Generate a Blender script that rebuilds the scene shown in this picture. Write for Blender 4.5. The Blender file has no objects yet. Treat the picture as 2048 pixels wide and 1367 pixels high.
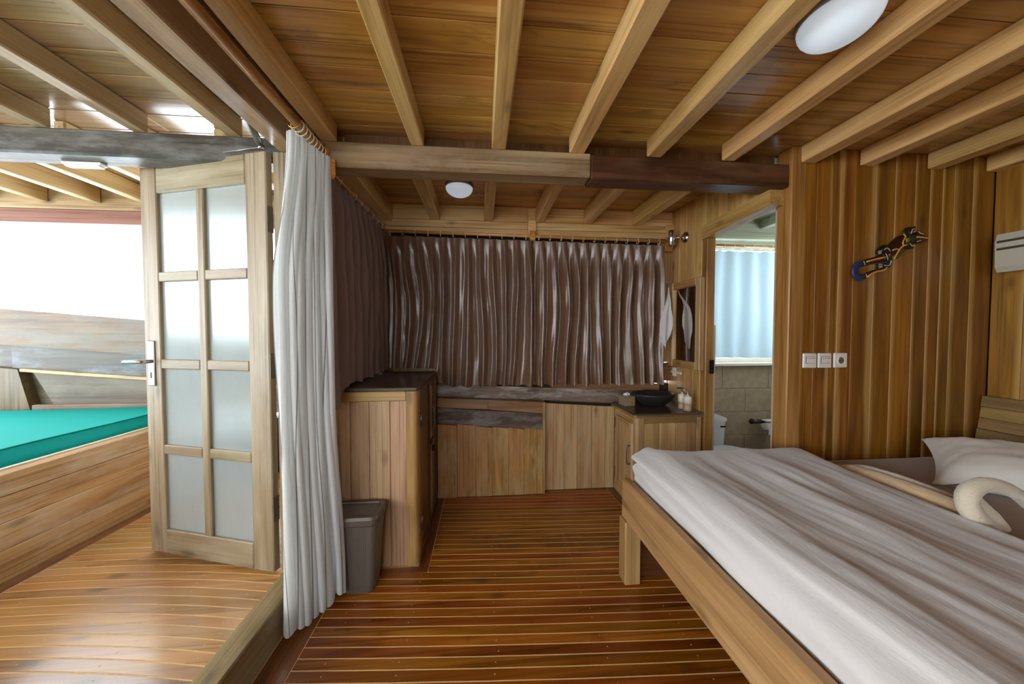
import bpy, bmesh, math, random
from mathutils import Vector, Matrix, noise as mnoise
random.seed(7)
sc = bpy.context.scene
COL = sc.collection

# ------------------------------------------------------------------ camera
FPX = 665.0
cam_d = bpy.data.cameras.new('camera'); cam = bpy.data.objects.new('camera', cam_d); COL.objects.link(cam)
cam_d.sensor_fit = 'HORIZONTAL'; cam_d.sensor_width = 36.0; cam_d.lens = 36.0 * FPX / 2048.0
cam_d.clip_start = 0.02; cam_d.clip_end = 200
cam.location = (0, 0, 1.30)
cam.rotation_euler = (math.radians(90 - 1.7), 0, math.radians(-5.07))
sc.camera = cam

# ------------------------------------------------------------------ daylight: even overcast sky
world = bpy.data.worlds.new('overcast_sky'); sc.world = world; world.use_nodes = True
bg = world.node_tree.nodes['Background']
bg.inputs['Color'].default_value = (0.85, 0.935, 1.0, 1); bg.inputs['Strength'].default_value = 6.0
vs = sc.view_settings
vs.view_transform = 'Standard'; vs.look = 'None'; vs.gamma = 1.0; vs.use_curve_mapping = False
vs.exposure = 0.64
sc.cycles.max_bounces = 6; sc.cycles.diffuse_bounces = 4; sc.cycles.adaptive_threshold = 0.025; sc.cycles.glossy_bounces = 3; sc.cycles.transmission_bounces = 6

# ------------------------------------------------------------------ helpers
def lin(c):
    c = c / 255.0
    return c / 12.92 if c <= 0.04045 else ((c + 0.055) / 1.055) ** 2.4
def C(r, g, b): return (lin(r), lin(g), lin(b), 1.0)

class NT:
    def __init__(s, name):
        s.m = bpy.data.materials.new(name); s.m.use_nodes = True; s.t = s.m.node_tree
        s.t.nodes.clear()
        s.out = s.n('ShaderNodeOutputMaterial')
    def n(s, kind, **kw):
        x = s.t.nodes.new(kind)
        for k, v in kw.items(): setattr(x, k, v)
        return x
    def l(s, a, b): s.t.links.new(a, b)
    def ramp(s, fac, stops, interp='LINEAR'):
        r = s.n('ShaderNodeValToRGB'); r.color_ramp.interpolation = interp
        e = r.color_ramp.elements
        while len(e) < len(stops): e.new(0.5)
        for i, (p, c) in enumerate(stops): e[i].position = p; e[i].color = c
        s.l(fac, r.inputs[0]); return r.outputs[0]
    def math(s, op, a, b=None, c=None, clamp=False):
        x = s.n('ShaderNodeMath', operation=op); x.use_clamp = clamp
        for i, v in enumerate((a, b, c)):
            if v is None: continue
            if isinstance(v, (int, float)): x.inputs[i].default_value = v
            else: s.l(v, x.inputs[i])
        return x.outputs[0]
    def mix(s, fac, a, b, mode='MIX'):
        x = s.n('ShaderNodeMix', data_type='RGBA', blend_type=mode)
        for i, v in ((0, fac), (6, a), (7, b)):
            if isinstance(v, (int, float)): x.inputs[i].default_value = v
            elif isinstance(v, tuple): x.inputs[i].default_value = v
            else: s.l(v, x.inputs[i])
        return x.outputs[2]
    def noise(s, vec, scale, detail=3, rough=0.5, dist=0.0):
        x = s.n('ShaderNodeTexNoise'); x.inputs['Scale'].default_value = scale
        x.inputs['Detail'].default_value = detail; x.inputs['Roughness'].default_value = rough
        x.inputs['Distortion'].default_value = dist
        s.l(vec, x.inputs['Vector']); return x.outputs['Fac']
    def bsdf(s, **kw):
        p = s.n('ShaderNodeBsdfPrincipled')
        for k, v in kw.items():
            i = p.inputs[k]
            if isinstance(v, (int, float, tuple)): i.default_value = v
            else: s.l(v, i)
        s.l(p.outputs[0], s.out.inputs[0]); return p
    def bump(s, h, strength, dist=0.01):
        b = s.n('ShaderNodeBump'); b.inputs['Strength'].default_value = strength; b.inputs['Distance'].default_value = dist
        s.l(h, b.inputs['Height']); return b.outputs[0]

AX = {'X': 0, 'Y': 1, 'Z': 2}
def wood(name, dark, mid, light, axis='X', rough=0.45, var=0.30, wear=0.0, wearcol=(150, 145, 135), coat=0.0,
         sap=0.0, sapcol=(190, 145, 90), sapaxis=0, blot=0.0, blotcol=(40, 25, 12), gr=1.0, huevar=0.02, bump=0.25, wearscale=1.0, streak=0.5, knot=0.6):
    adj = lambda c: (min(255, c[0] * 0.985), min(255, c[1] * 1.005), c[2] * 0.97)
    dark, mid, light, sapcol, blotcol = adj(dark), adj(mid), adj(light), adj(sapcol), adj(blotcol)
    m = NT(name)
    tc = m.n('ShaderNodeTexCoord'); oi = m.n('ShaderNodeObjectInfo')
    off = m.n('ShaderNodeVectorMath', operation='SCALE'); off.inputs[0].default_value = (37.0, 23.0, 51.0)
    m.l(oi.outputs['Random'], off.inputs['Scale'])
    add = m.n('ShaderNodeVectorMath', operation='ADD'); m.l(tc.outputs['Object'], add.inputs[0]); m.l(off.outputs[0], add.inputs[1])
    def mp(scl):
        x = m.n('ShaderNodeMapping'); x.inputs['Scale'].default_value = scl; m.l(add.outputs[0], x.inputs['Vector']); return x.outputs[0]
    a = AX[axis]
    s1 = [9.0 * gr] * 3; s1[a] = 0.9 * gr
    s2 = [60.0 * gr] * 3; s2[a] = 2.2 * gr
    n1 = m.noise(mp(s1), 1.0, 3, 0.55, 0.9)
    n2 = m.noise(mp(s2), 1.0, 2, 0.6)
    f = m.math('MULTIPLY_ADD', n1, 0.72, m.math('MULTIPLY', n2, 0.28))
    col = m.ramp(f, [(0.30, C(*dark)), (0.50, C(*mid)), (0.70, C(*light))])
    s6 = [110.0 * gr] * 3; s6[a] = 1.3 * gr
    st = m.ramp(m.noise(mp(s6), 1.0, 1, 0.5), [(0.56, (0, 0, 0, 1)), (0.70, (1, 1, 1, 1))])
    col = m.mix(m.math('MULTIPLY', st, streak), col, C(*[v * 0.55 for v in dark]))
    vo = m.n('ShaderNodeTexVoronoi'); s7 = [7.0] * 3; s7[a] = 2.6; m.l(mp(s7), vo.inputs['Vector']); vo.inputs['Scale'].default_value = 1.0
    kn = m.ramp(vo.outputs['Distance'], [(0.05, (1, 1, 1, 1)), (0.16, (0, 0, 0, 1))])
    col = m.mix(m.math('MULTIPLY', kn, knot), col, C(*[v * 0.5 for v in dark]))
    if sap:
        gc = m.n('ShaderNodeSeparateXYZ'); m.l(tc.outputs['Generated'], gc.inputs[0])
        s3 = [3.0] * 3; s3[a] = 1.6
        sd = m.math('GREATER_THAN', m.math('FRACT', m.math('MULTIPLY', oi.outputs['Random'], 5.37)), 0.5)
        gx = m.math('ABSOLUTE', m.math('SUBTRACT', gc.outputs[sapaxis], sd))
        e = m.math('MULTIPLY_ADD', m.noise(mp(s3), 1.0, 2), 0.42, gx)
        e = m.math('SUBTRACT', e, 0.21)
        e = m.math('MULTIPLY_ADD', m.math('FRACT', m.math('MULTIPLY', oi.outputs['Random'], 13.7)), -0.22, m.math('ADD', e, 0.10))
        sf = m.ramp(e, [(sap * 0.4, (1, 1, 1, 1)), (sap * 1.3 + 0.02, (0, 0, 0, 1))])
        col = m.mix(m.math('MULTIPLY', sf, 0.8), col, m.mix(n2, C(*sapcol), C(*[int(v * 0.8) for v in sapcol])))
    if blot:
        s4 = [4.0] * 3; s4[a] = 1.2
        bf = m.ramp(m.noise(mp(s4), 1.0, 4, 0.6, 1.2), [(0.56, (0, 0, 0, 1)), (0.66, (1, 1, 1, 1))])
        col = m.mix(m.math('MULTIPLY', bf, blot), col, C(*blotcol))
    if wear:
        s5 = [5.0 * wearscale] * 3; s5[a] = 1.5 * wearscale
        wf = m.ramp(m.noise(mp(s5), 1.0, 5, 0.68), [(0.46, (0, 0, 0, 1)), (0.64, (1, 1, 1, 1))])
        col = m.mix(m.math('MULTIPLY', wf, wear), col, C(*wearcol))
    h = m.n('ShaderNodeHueSaturation')
    r2 = m.math('FRACT', m.math('MULTIPLY', oi.outputs['Random'], 7.13))
    m.l(m.math('MULTIPLY_ADD', r2, huevar, 0.5 - huevar / 2), h.inputs['Hue'])
    m.l(m.math('MULTIPLY_ADD', oi.outputs['Random'], var, 1 - var / 2), h.inputs['Value'])
    m.l(col, h.inputs['Color'])
    rv = m.math('MULTIPLY_ADD', n1, 0.25, rough - 0.12)
    m.bsdf(**{'Base Color': h.outputs[0], 'Roughness': rv, 'Normal': m.bump(n2, bump, 0.004), 'Coat Weight': coat, 'Coat Roughness': 0.18})
    return m.m

def plain(name, col, rough=0.5, metal=0.0, noise_amt=0.08, nscale=30, coat=0.0, bumps=0.0, spec=0.5, sheen=0.0, aniso=0.0):
    m = NT(name); tc = m.n('ShaderNodeTexCoord')
    f = m.noise(tc.outputs['Object'], nscale, 4, 0.6)
    c = m.mix(m.math('MULTIPLY', f, noise_amt * 2), C(*col), C(*[int(v * 0.6) for v in col]))
    kw = {'Base Color': c, 'Roughness': rough, 'Metallic': metal, 'Coat Weight': coat, 'Specular IOR Level': spec, 'Sheen Weight': sheen}
    if bumps: kw['Normal'] = m.bump(f, bumps, 0.01)
    m.bsdf(**kw); return m.m

def cloth(name, col, rough=0.8, transl=0.0, sheen=0.2, weave=900, stripes=None, bumps=0.08, patch=0.0, spec=0.2, wrinkle=0.0):
    m = NT(name); tc = m.n('ShaderNodeTexCoord')
    f = m.noise(tc.outputs['Object'], 60, 4, 0.7)
    c = m.mix(m.math('MULTIPLY', f, 0.18), C(*col), C(*[int(v * 0.75) for v in col]))
    if stripes:
        uv = m.n('ShaderNodeSeparateXYZ'); m.l(tc.outputs['UV'], uv.inputs[0])
        g = m.math('FRACT', m.math('MULTIPLY', uv.outputs[0], stripes[0]))
        sf = m.math('LESS_THAN', g, stripes[1])
        c = m.mix(m.math('MULTIPLY', sf, 0.75), c, C(*stripes[2]))
    ro = rough
    if patch:
        s5 = m.n('ShaderNodeMapping'); s5.inputs['Scale'].default_value = (60, 60, 22); m.l(tc.outputs['Object'], s5.inputs['Vector'])
        pf = m.noise(s5.outputs[0], 1.0, 5, 0.7)
        ro = m.math('MULTIPLY_ADD', pf, patch, rough - patch / 2)
        c = m.mix(m.math('MULTIPLY', pf, 0.45), c, C(*[min(255, int(v * 1.5)) for v in col]))
    wv = m.noise(tc.outputs['Object'], weave, 2)
    if wrinkle:
        mw = m.n('ShaderNodeMapping'); mw.inputs['Scale'].default_value = (26, 5, 14); m.l(tc.outputs['Object'], mw.inputs['Vector'])
        wv = m.math('MULTIPLY_ADD', m.noise(mw.outputs[0], 1.0, 5, 0.6, 1.5), wrinkle, m.math('MULTIPLY', wv, 0.05))
        bumps = 1.0
    p = m.bsdf(**{'Base Color': c, 'Roughness': ro, 'Sheen Weight': sheen, 'Normal': m.bump(wv, bumps, 0.002), 'Specular IOR Level': spec})
    if transl:
        t = m.n('ShaderNodeBsdfTranslucent'); m.l(c, t.inputs['Color'])
        mx = m.n('ShaderNodeMixShader'); mx.inputs[0].default_value = transl
        m.l(p.outputs[0], mx.inputs[1]); m.l(t.outputs[0], mx.inputs[2]); m.l(mx.outputs[0], m.out.inputs[0])
    return m.m

def glassy(name, col, rough, ior=1.3):
    m = NT(name); tc = m.n('ShaderNodeTexCoord')
    f = m.noise(tc.outputs['Object'], 7, 5, 0.7)
    c = m.mix(m.math('MULTIPLY', f, 0.30), C(*col), C(*[int(v * 0.72) for v in col]))
    g = m.n('ShaderNodeBsdfRefraction'); m.l(c, g.inputs['Color']); g.inputs['Roughness'].default_value = rough; g.inputs['IOR'].default_value = ior
    t = m.n('ShaderNodeBsdfTranslucent'); m.l(c, t.inputs['Color'])
    d = m.n('ShaderNodeBsdfDiffuse'); d.inputs['Color'].default_value = C(215, 222, 222)
    m1 = m.n('ShaderNodeMixShader'); m1.inputs[0].default_value = 0.10; m.l(g.outputs[0], m1.inputs[1]); m.l(t.outputs[0], m1.inputs[2])
    m2 = m.n('ShaderNodeMixShader'); m2.inputs[0].default_value = 0.22; m.l(m1.outputs[0], m2.inputs[1]); m.l(d.outputs[0], m2.inputs[2])
    m.l(m2.outputs[0], m.out.inputs[0]); return m.m

M = {}
# ---- woods
M['ceil'] = wood('ceiling_board_wood', (144, 94, 40), (188, 138, 70), (212, 170, 100), 'X', 0.36, 0.22, coat=0.35, blot=0.55, blotcol=(104, 62, 26), gr=0.8)
M['beam'] = wood('beam_wood', (170, 128, 76), (214, 170, 112), (232, 196, 146), 'Y', 0.36, 0.16, streak=0.3, coat=0.3, blot=0.25, blotcol=(120, 84, 42))
M['beamx'] = wood('light_plank_wood', (170, 128, 76), (214, 170, 112), (232, 196, 146), 'X', 0.45, 0.16)
M['cross_mid'] = wood('weathered_beam_wood', (92, 66, 44), (142, 112, 80), (176, 146, 108), 'X', 0.5, 0.1, wear=0.55, wearscale=2.2, wearcol=(150, 132, 108), blot=0.3, blotcol=(70, 46, 30))
M['cross_dark'] = wood('dark_red_beam_wood', (44, 22, 12), (74, 40, 24), (104, 62, 38), 'X', 0.38, 0.1, wear=0.25, wearcol=(150, 118, 84))
M['cross_grey'] = wood('grey_beam_wood', (38, 32, 28), (60, 52, 46), (84, 76, 68), 'X', 0.42, 0.1, wear=0.55, wearcol=(120, 120, 116), wearscale=3.0)
M['wallz'] = wood('wall_plank_wood', (92, 50, 6), (136, 82, 16), (168, 112, 34), 'Z', 0.40, 0.30, sap=0.16, sapcol=(208, 158, 92), sapaxis=0, blot=0.25, blotcol=(86, 48, 16))
M['wallr'] = wood('end_wall_plank_wood', (104, 60, 10), (148, 94, 26), (176, 120, 44), 'Z', 0.40, 0.30, sap=0.16, sapcol=(200, 150, 88), sapaxis=1, blot=0.25, blotcol=(86, 48, 16))
M['ceildeck'] = wood('deck_ceiling_wood', (126, 94, 62), (168, 134, 98), (194, 164, 130), 'X', 0.30, 0.22, coat=0.6, blot=0.35, blotcol=(96, 74, 44), gr=0.8)
M['beamdeck'] = wood('deck_near_beam_wood', (132, 102, 72), (170, 138, 104), (194, 166, 132), 'Y', 0.30, 0.1, streak=0.3, coat=0.6)
M['wallzy'] = wood('side_wall_plank_wood', (148, 104, 54), (192, 146, 88), (214, 172, 114), 'Z', 0.42, 0.2, blot=0.2, blotcol=(104, 68, 32))
M['postz'] = wood('corner_post_wood', (116, 72, 30), (158, 106, 54), (188, 138, 82), 'Z', 0.38, 0.12)
M['posty'] = wood('lintel_wood', (136, 94, 48), (176, 130, 76), (200, 158, 102), 'Y', 0.42, 0.12)
M['floor'] = wood('floor_plank_wood', (96, 48, 6), (146, 80, 16), (188, 120, 36), 'X', 0.30, 0.45, blot=0.6, blotcol=(84, 38, 6), coat=0.22, gr=0.8, huevar=0.03, bump=0.08)
M['floory'] = wood('floor_border_wood', (80, 42, 14), (112, 62, 24), (136, 82, 36), 'Y', 0.30, 0.2, coat=0.35, bump=0.1)
M['deck'] = wood('deck_plank_wood', (134, 84, 30), (176, 122, 58), (200, 152, 92), 'X', 0.30, 0.35, blot=0.4, blotcol=(112, 68, 24), wear=0.25, wearcol=(176, 158, 138), coat=0.35, gr=0.8, bump=0.08)
M['sill'] = wood('sill_wood', (92, 70, 42), (142, 114, 76), (172, 146, 104), 'Y', 0.5, 0.1, wear=0.45, wearcol=(160, 146, 122), blot=0.3, blotcol=(104, 76, 40))
M['door'] = wood('door_stile_wood', (106, 86, 62), (138, 118, 92), (162, 144, 120), 'Z', 0.45, 0.08, wear=0.25, wearcol=(186, 174, 154))
M['doorx'] = wood('door_rail_wood', (106, 86, 62), (138, 118, 92), (162, 144, 120), 'X', 0.45, 0.08, wear=0.25, wearcol=(186, 174, 154))
M['ward'] = wood('wardrobe_plank_wood', (146, 108, 80), (184, 144, 112), (206, 170, 138), 'Z', 0.45, 0.3, wear=0.4, wearscale=1.8, wearcol=(168, 138, 108), blot=0.2, blotcol=(96, 62, 40))
M['wardpost'] = wood('wardrobe_post_wood', (138, 100, 56), (174, 134, 82), (198, 160, 108), 'Z', 0.40, 0.1, blot=0.2, blotcol=(112, 70, 30))
M['wardrail'] = wood('wardrobe_rail_wood', (138, 100, 56), (174, 134, 82), (198, 160, 108), 'X', 0.40, 0.1)
M['warddoor'] = wood('wardrobe_door_wood', (72, 42, 20), (104, 64, 32), (128, 84, 48), 'Z', 0.38, 0.15)
M['topdark'] = wood('dark_stained_top', (48, 34, 24), (72, 52, 38), (94, 70, 52), 'X', 0.32, 0.1, coat=0.3)
M['panel'] = wood('low_panel_wood', (124, 80, 32), (166, 116, 60), (190, 146, 92), 'Z', 0.45, 0.45, wear=0.7, wearscale=1.8, wearcol=(172, 146, 108), blot=0.35, blotcol=(80, 44, 14))
M['panel2'] = wood('recessed_panel_wood', (140, 102, 66), (176, 136, 96), (198, 164, 122), 'Z', 0.48, 0.3, wear=0.55, wearscale=1.8, wearcol=(176, 156, 122), blot=0.25, blotcol=(104, 74, 40))
M['wale'] = wood('peeling_wale_wood', (66, 48, 40), (118, 94, 82), (156, 132, 116), 'X', 0.5, 0.1, wear=0.9, wearcol=(168, 162, 158), blot=0.8, blotcol=(64, 34, 22), wearscale=3.0)
M['waledark'] = wood('dark_wale_wood', (40, 28, 22), (70, 52, 42), (98, 76, 62), 'X', 0.42, 0.1, wear=0.7, wearcol=(134, 128, 126), wearscale=3.0)
M['walewarm'] = wood('warm_wale_wood', (100, 64, 38), (140, 98, 64), (168, 124, 86), 'X', 0.45, 0.2, blot=0.3, blotcol=(84, 50, 30))
M['vanity'] = wood('vanity_wood', (148, 110, 70), (186, 146, 100), (208, 172, 126), 'Z', 0.42, 0.2, blot=0.2, blotcol=(96, 64, 36))
M['vanitytop'] = wood('vanity_edge_wood', (110, 78, 44), (144, 108, 68), (168, 132, 90), 'X', 0.40, 0.1)
M['bedwood'] = wood('bed_wood', (132, 92, 56), (168, 124, 82), (190, 148, 106), 'Y', 0.42, 0.1, streak=0.22, knot=0.5, blot=0.2, blotcol=(120, 78, 38))
M['bedleg'] = wood('bed_leg_wood', (132, 92, 56), (168, 124, 82), (190, 148, 106), 'Z', 0.42, 0.1, streak=0.22)
M['bedpanel'] = wood('bed_base_panel_wood', (70, 36, 14), (96, 52, 22), (118, 70, 34), 'X', 0.5, 0.1)
M['head'] = wood('headboard_wood', (112, 82, 42), (146, 112, 64), (172, 138, 88), 'Y', 0.5, 0.3)
M['hull_warm'] = wood('bulwark_wood', (78, 56, 36), (116, 90, 62), (140, 116, 88), 'X', 0.5, 0.1, wear=0.75, wearscale=1.6, wearcol=(112, 114, 108))
M['hull_grey'] = wood('grey_bulwark_wood', (50, 40, 34), (78, 68, 62), (104, 96, 90), 'X', 0.5, 0.1, wear=0.8, wearscale=1.6, wearcol=(112, 120, 130))
M['hull_panel'] = wood('hull_panel_wood', (74, 58, 44), (98, 82, 66), (118, 102, 86), 'X', 0.55, 0.15, wear=0.4, wearcol=(134, 126, 112))
M['rib'] = wood('hull_rib_wood', (74, 54, 34), (106, 82, 56), (128, 104, 76), 'Z', 0.5, 0.15)
M['daybed'] = wood('daybed_board_wood', (138, 96, 58), (178, 132, 88), (204, 164, 122), 'Y', 0.45, 0.1, wear=0.65, wearscale=1.5, wearcol=(190, 170, 146), blot=0.2, blotcol=(118, 76, 44))
M['redtrim'] = wood('red_fascia_paint', (128, 80, 66), (146, 94, 80), (156, 104, 90), 'X', 0.6, 0.05, bump=0.05)
M['deckbeam'] = wood('deck_beam_wood', (168, 132, 92), (202, 166, 124), (222, 192, 154), 'Y', 0.45, 0.1)
M['deckplate'] = wood('roof_plate_wood', (160, 124, 92), (194, 158, 122), (214, 184, 150), 'X', 0.45, 0.1)
M['rodwood'] = wood('rod_wood', (158, 94, 40), (200, 132, 66), (220, 160, 92), 'Y', 0.28, 0.1, coat=0.4)
M['rodwoodx'] = wood('rod_wood_crosswise', (158, 94, 40), (200, 132, 66), (220, 160, 92), 'X', 0.28, 0.1, coat=0.4)
M['bathceil'] = wood('bathroom_ceiling_paint', (150, 156, 140), (172, 176, 160), (190, 192, 176), 'X', 0.5, 0.2)
# ---- others
M['caulk'] = plain('pale_caulk', (240, 208, 146), 0.5)
M['roofblack'] = plain('roof_skin', (70, 60, 50), 0.8)
M['joint'] = plain('dark_joint', (48, 32, 18), 0.8)
M['nail'] = plain('nail_head', (206, 178, 128), 0.5)
M['satin'] = cloth('brown_satin', (96, 68, 46), 0.33, 0.0, 0.10, patch=0.10, spec=1.0)
M['satinback'] = cloth('brown_satin_reverse', (124, 102, 96), 0.7, 0.0, 0.25)
M['sheer'] = cloth('white_striped_voile', (242, 244, 243), 0.9, 0.55, 0.1, stripes=(13.0, 0.07, (84, 80, 76)))
M['bathcurtain'] = cloth('pale_blue_voile', (190, 218, 232), 0.9, 0.055, 0.1)
M['duvet'] = cloth('white_cotton_duvet', (208, 202, 198), 0.85, 0.0, 0.3, wrinkle=1.1)
M['sheet'] = cloth('taupe_sheet', (164, 142, 122), 0.8, 0.0, 0.25)
M['pillow'] = cloth('white_pillow_cotton', (228, 222, 212), 0.85, 0.0, 0.25)
M['towelw'] = cloth('white_terry', (214, 200, 176), 0.95, 0.0, 0.5, weave=170, bumps=1.2)
M['towelb'] = cloth('cream_terry', (216, 184, 140), 0.95, 0.0, 0.5, weave=170, bumps=1.2)
M['facecloth'] = cloth('white_face_cloth', (222, 214, 214), 0.9, 0.2, 0.3)
M['teal'] = cloth('turquoise_cover', (14, 150, 144), 0.7, 0.0, 0.0, bumps=0.03, spec=0.1)
M['frost'] = glassy('frosted_glass', (232, 240, 240), 0.42)
M['chrome'] = plain('chrome', (200, 200, 200), 0.14, 1.0, 0.02)
M['steel'] = plain('brushed_steel', (128, 126, 122), 0.32, 1.0, 0.1)
M['hinge'] = plain('hinge_steel', (128, 122, 114), 0.42, 1.0, 0.15)
M['darkmetal'] = plain('dark_metal', (38, 34, 30), 0.4, 0.8)
M['brass'] = plain('brass', (206, 152, 60), 0.25, 1.0, 0.05)
M['white'] = plain('white_plastic', (226, 220, 208), 0.35, 0.0, 0.02)
M['whitering'] = plain('white_ring_plastic', (224, 214, 196), 0.4, 0.0, 0.02)
M['switchgap'] = plain('switch_gap', (120, 112, 100), 0.5)
M['domeglass'] = plain('opal_lamp_glass', (224, 234, 240), 0.22, 0.0, 0.02, coat=0.5)
m_ = NT('lit_opal_glass'); t_ = m_.n('ShaderNodeTexCoord'); f_ = m_.noise(t_.outputs['Object'], 9, 3)
m_.bsdf(**{'Base Color': m_.mix(f_, C(232, 238, 242), C(214, 222, 228)), 'Roughness': 0.25, 'Emission Color': (0.72, 0.86, 1.0, 1), 'Emission Strength': 0.26})
M['domelit'] = m_.m
M['lamprim'] = plain('lamp_rim', (170, 160, 148), 0.4, 0.0, 0.05)
M['bin'] = plain('grey_brown_plastic', (92, 82, 74), 0.42, 0.0, 0.04)
M['binlid'] = plain('dark_plastic_lid', (84, 72, 62), 0.40, 0.0, 0.04)
M['stone'] = plain('black_river_stone', (44, 42, 42), 0.5, 0.0, 0.5, 60, bumps=0.6)
M['tissuebox'] = plain('olive_leatherette', (142, 122, 92), 0.45, 0.0, 0.05)
M['paper'] = plain('white_paper', (236, 234, 232), 0.9, 0.0, 0.02)
M['ceramic'] = plain('cream_ceramic', (226, 214, 196), 0.3, 0.0, 0.03)
M['ceramic2'] = plain('taupe_ceramic', (176, 148, 118), 0.5, 0.0, 0.06)
M['mirror'] = plain('mirror_silver', (212, 208, 200), 0.03, 1.0, 0.0)
M['tile'] = plain('grey_stone_tile', (188, 168, 140), 0.5, 0.0, 0.45, 14, bumps=0.1)
M['grout'] = plain('tile_grout', (92, 80, 66), 0.8)
M['toilet'] = plain('toilet_ceramic', (206, 208, 206), 0.2, 0.0, 0.02)
M['palepaint'] = plain('pale_paint', (196, 180, 160), 0.5, 0.0, 0.06)
M['acwhite'] = plain('appliance_white', (188, 180, 162), 0.4, 0.0, 0.03)
M['acdark'] = plain('appliance_slot', (66, 56, 40), 0.5)
M['liz_black'] = plain('lacquer_black', (16, 20, 18), 0.4)
M['liz_brown'] = plain('lacquer_maroon', (44, 14, 9), 0.4)
M['liz_green'] = plain('lacquer_green', (30, 52, 30), 0.4)
M['liz_olive'] = plain('lacquer_olive', (132, 118, 34), 0.4)
M['liz_blue'] = plain('lacquer_blue', (20, 54, 104), 0.4)
M['liz_yellow'] = plain('lacquer_yellow', (226, 158, 60), 0.4)
M['liz_red'] = plain('lacquer_red', (160, 40, 24), 0.4)
M['liz_white'] = plain('lacquer_white', (220, 216, 204), 0.4)

# ---- objects
def wpos(o):
    v = Vector((0, 0, 0))
    while o is not None: v = v + o.location; o = o.parent
    return v
def tag(o, label=None, cat=None, group=None, kind=None):
    if label: o['label'] = label
    if cat: o['category'] = cat
    if group: o['group'] = group
    if kind: o['kind'] = kind
    return o
def empty(name, loc, label=None, cat=None, group=None, kind=None, rot=None):
    o = bpy.data.objects.new(name, None); COL.objects.link(o); o.location = loc; o.empty_display_size = 0.05
    if rot: o.rotation_euler = rot
    return tag(o, label, cat, group, kind)
def link(name, me, mat, parent, loc, local=False, rot=None, smooth=False):
    o = bpy.data.objects.new(name, me); COL.objects.link(o)
    if mat is not None and not me.materials: me.materials.append(M[mat] if isinstance(mat, str) else mat)
    o.location = Vector(loc) if (local or parent is None) else Vector(loc) - wpos(parent)
    o.parent = parent
    if rot: o.rotation_euler = rot
    return o
CACHE = {}
def box_mesh(sx, sy, sz, mat, bev):
    key = (round(sx, 4), round(sy, 4), round(sz, 4), mat, bev)
    if key in CACHE: return CACHE[key]
    bm = bmesh.new(); bmesh.ops.create_cube(bm, size=1.0)
    bmesh.ops.scale(bm, vec=(sx, sy, sz), verts=bm.verts)
    b = min(bev, 0.45 * min(sx, sy, sz))
    if b > 0: bmesh.ops.bevel(bm, geom=list(bm.edges), offset=b, segments=1, affect='EDGES')
    me = bpy.data.meshes.new('box'); bm.to_mesh(me); bm.free(); me.materials.append(M[mat])
    CACHE[key] = me; return me
def box(name, x0, x1, y0, y1, z0, z1, mat, parent=None, bev=0.003, local=False, rot=None):
    me = box_mesh(abs(x1 - x0), abs(y1 - y0), abs(z1 - z0), mat, bev)
    return link(name, me, None, parent, ((x0 + x1) / 2, (y0 + y1) / 2, (z0 + z1) / 2), local, rot)
def mesh(name, verts, faces, mat, parent=None, smooth=False, local=False, uvs=None):
    c = Vector((0, 0, 0))
    lo = [min(v[i] for v in verts) for i in range(3)]; hi = [max(v[i] for v in verts) for i in range(3)]
    c = Vector([(a + b) / 2 for a, b in zip(lo, hi)])
    me = bpy.data.meshes.new(name); me.from_pydata([tuple(Vector(v) - c) for v in verts], [], faces)
    if uvs:
        ul = me.uv_layers.new(name='uv')
        for lp in me.loops: ul.data[lp.index].uv = uvs[lp.vertex_index]
    if smooth:
        for p in me.polygons: p.use_smooth = True
    me.update()
    return link(name, me, mat, parent, c, local)
def prism(name, poly, axis, a, b, mat, parent=None, local=False):
    """poly: 2D points; axis 'Y': poly in XZ, 'X': poly in YZ, 'Z': poly in XY; extruded a..b"""
    def P(p, t):
        return {'Y': (p[0], t, p[1]), 'X': (t, p[0], p[1]), 'Z': (p[0], p[1], t)}[axis]
    n = len(poly); vs_ = [P(p, a) for p in poly] + [P(p, b) for p in poly]
    fs = [tuple(range(n)), tuple(range(2 * n - 1, n - 1, -1))] + [(i, i + n, (i + 1) % n + n, (i + 1) % n) for i in range(n)]
    o = mesh(name, vs_, fs, mat, parent, local=local)
    bm = bmesh.new(); bm.from_mesh(o.data); bmesh.ops.recalc_face_normals(bm, faces=bm.faces)
    bm.to_mesh(o.data); bm.free(); return o
def tube_geo(pts, radii, seg=8, flat=(1, 1, 1)):
    pts = [Vector(p) for p in pts]; n = len(pts); vs_ = []; fs = []
    if not hasattr(radii, '__len__'): radii = [radii] * n
    up = None
    for i, p in enumerate(pts):
        t = (pts[min(i + 1, n - 1)] - pts[max(i - 1, 0)]).normalized()
        if up is None:
            up = Vector((0, 0, 1)) if abs(t.z) < 0.9 else Vector((1, 0, 0))
        a = t.cross(up).normalized(); up = a.cross(t).normalized()
        for k in range(seg):
            w = 2 * math.pi * k / seg
            d = (a * math.cos(w) + up * math.sin(w)) * radii[i]
            vs_.append(p + Vector((d.x * flat[0], d.y * flat[1], d.z * flat[2])))
    for i in range(n - 1):
        for k in range(seg):
            fs.append((i * seg + k, i * seg + (k + 1) % seg, (i + 1) * seg + (k + 1) % seg, (i + 1) * seg + k))
    fs.append(tuple(range(seg - 1, -1, -1))); fs.append(tuple(range((n - 1) * seg, n * seg)))
    return vs_, fs
def tube(name, pts, radii, mat, parent=None, seg=8, flat=(1, 1, 1), local=False):
    v, f = tube_geo(pts, radii, seg, flat)
    return mesh(name, v, f, mat, parent, True, local)
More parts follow.
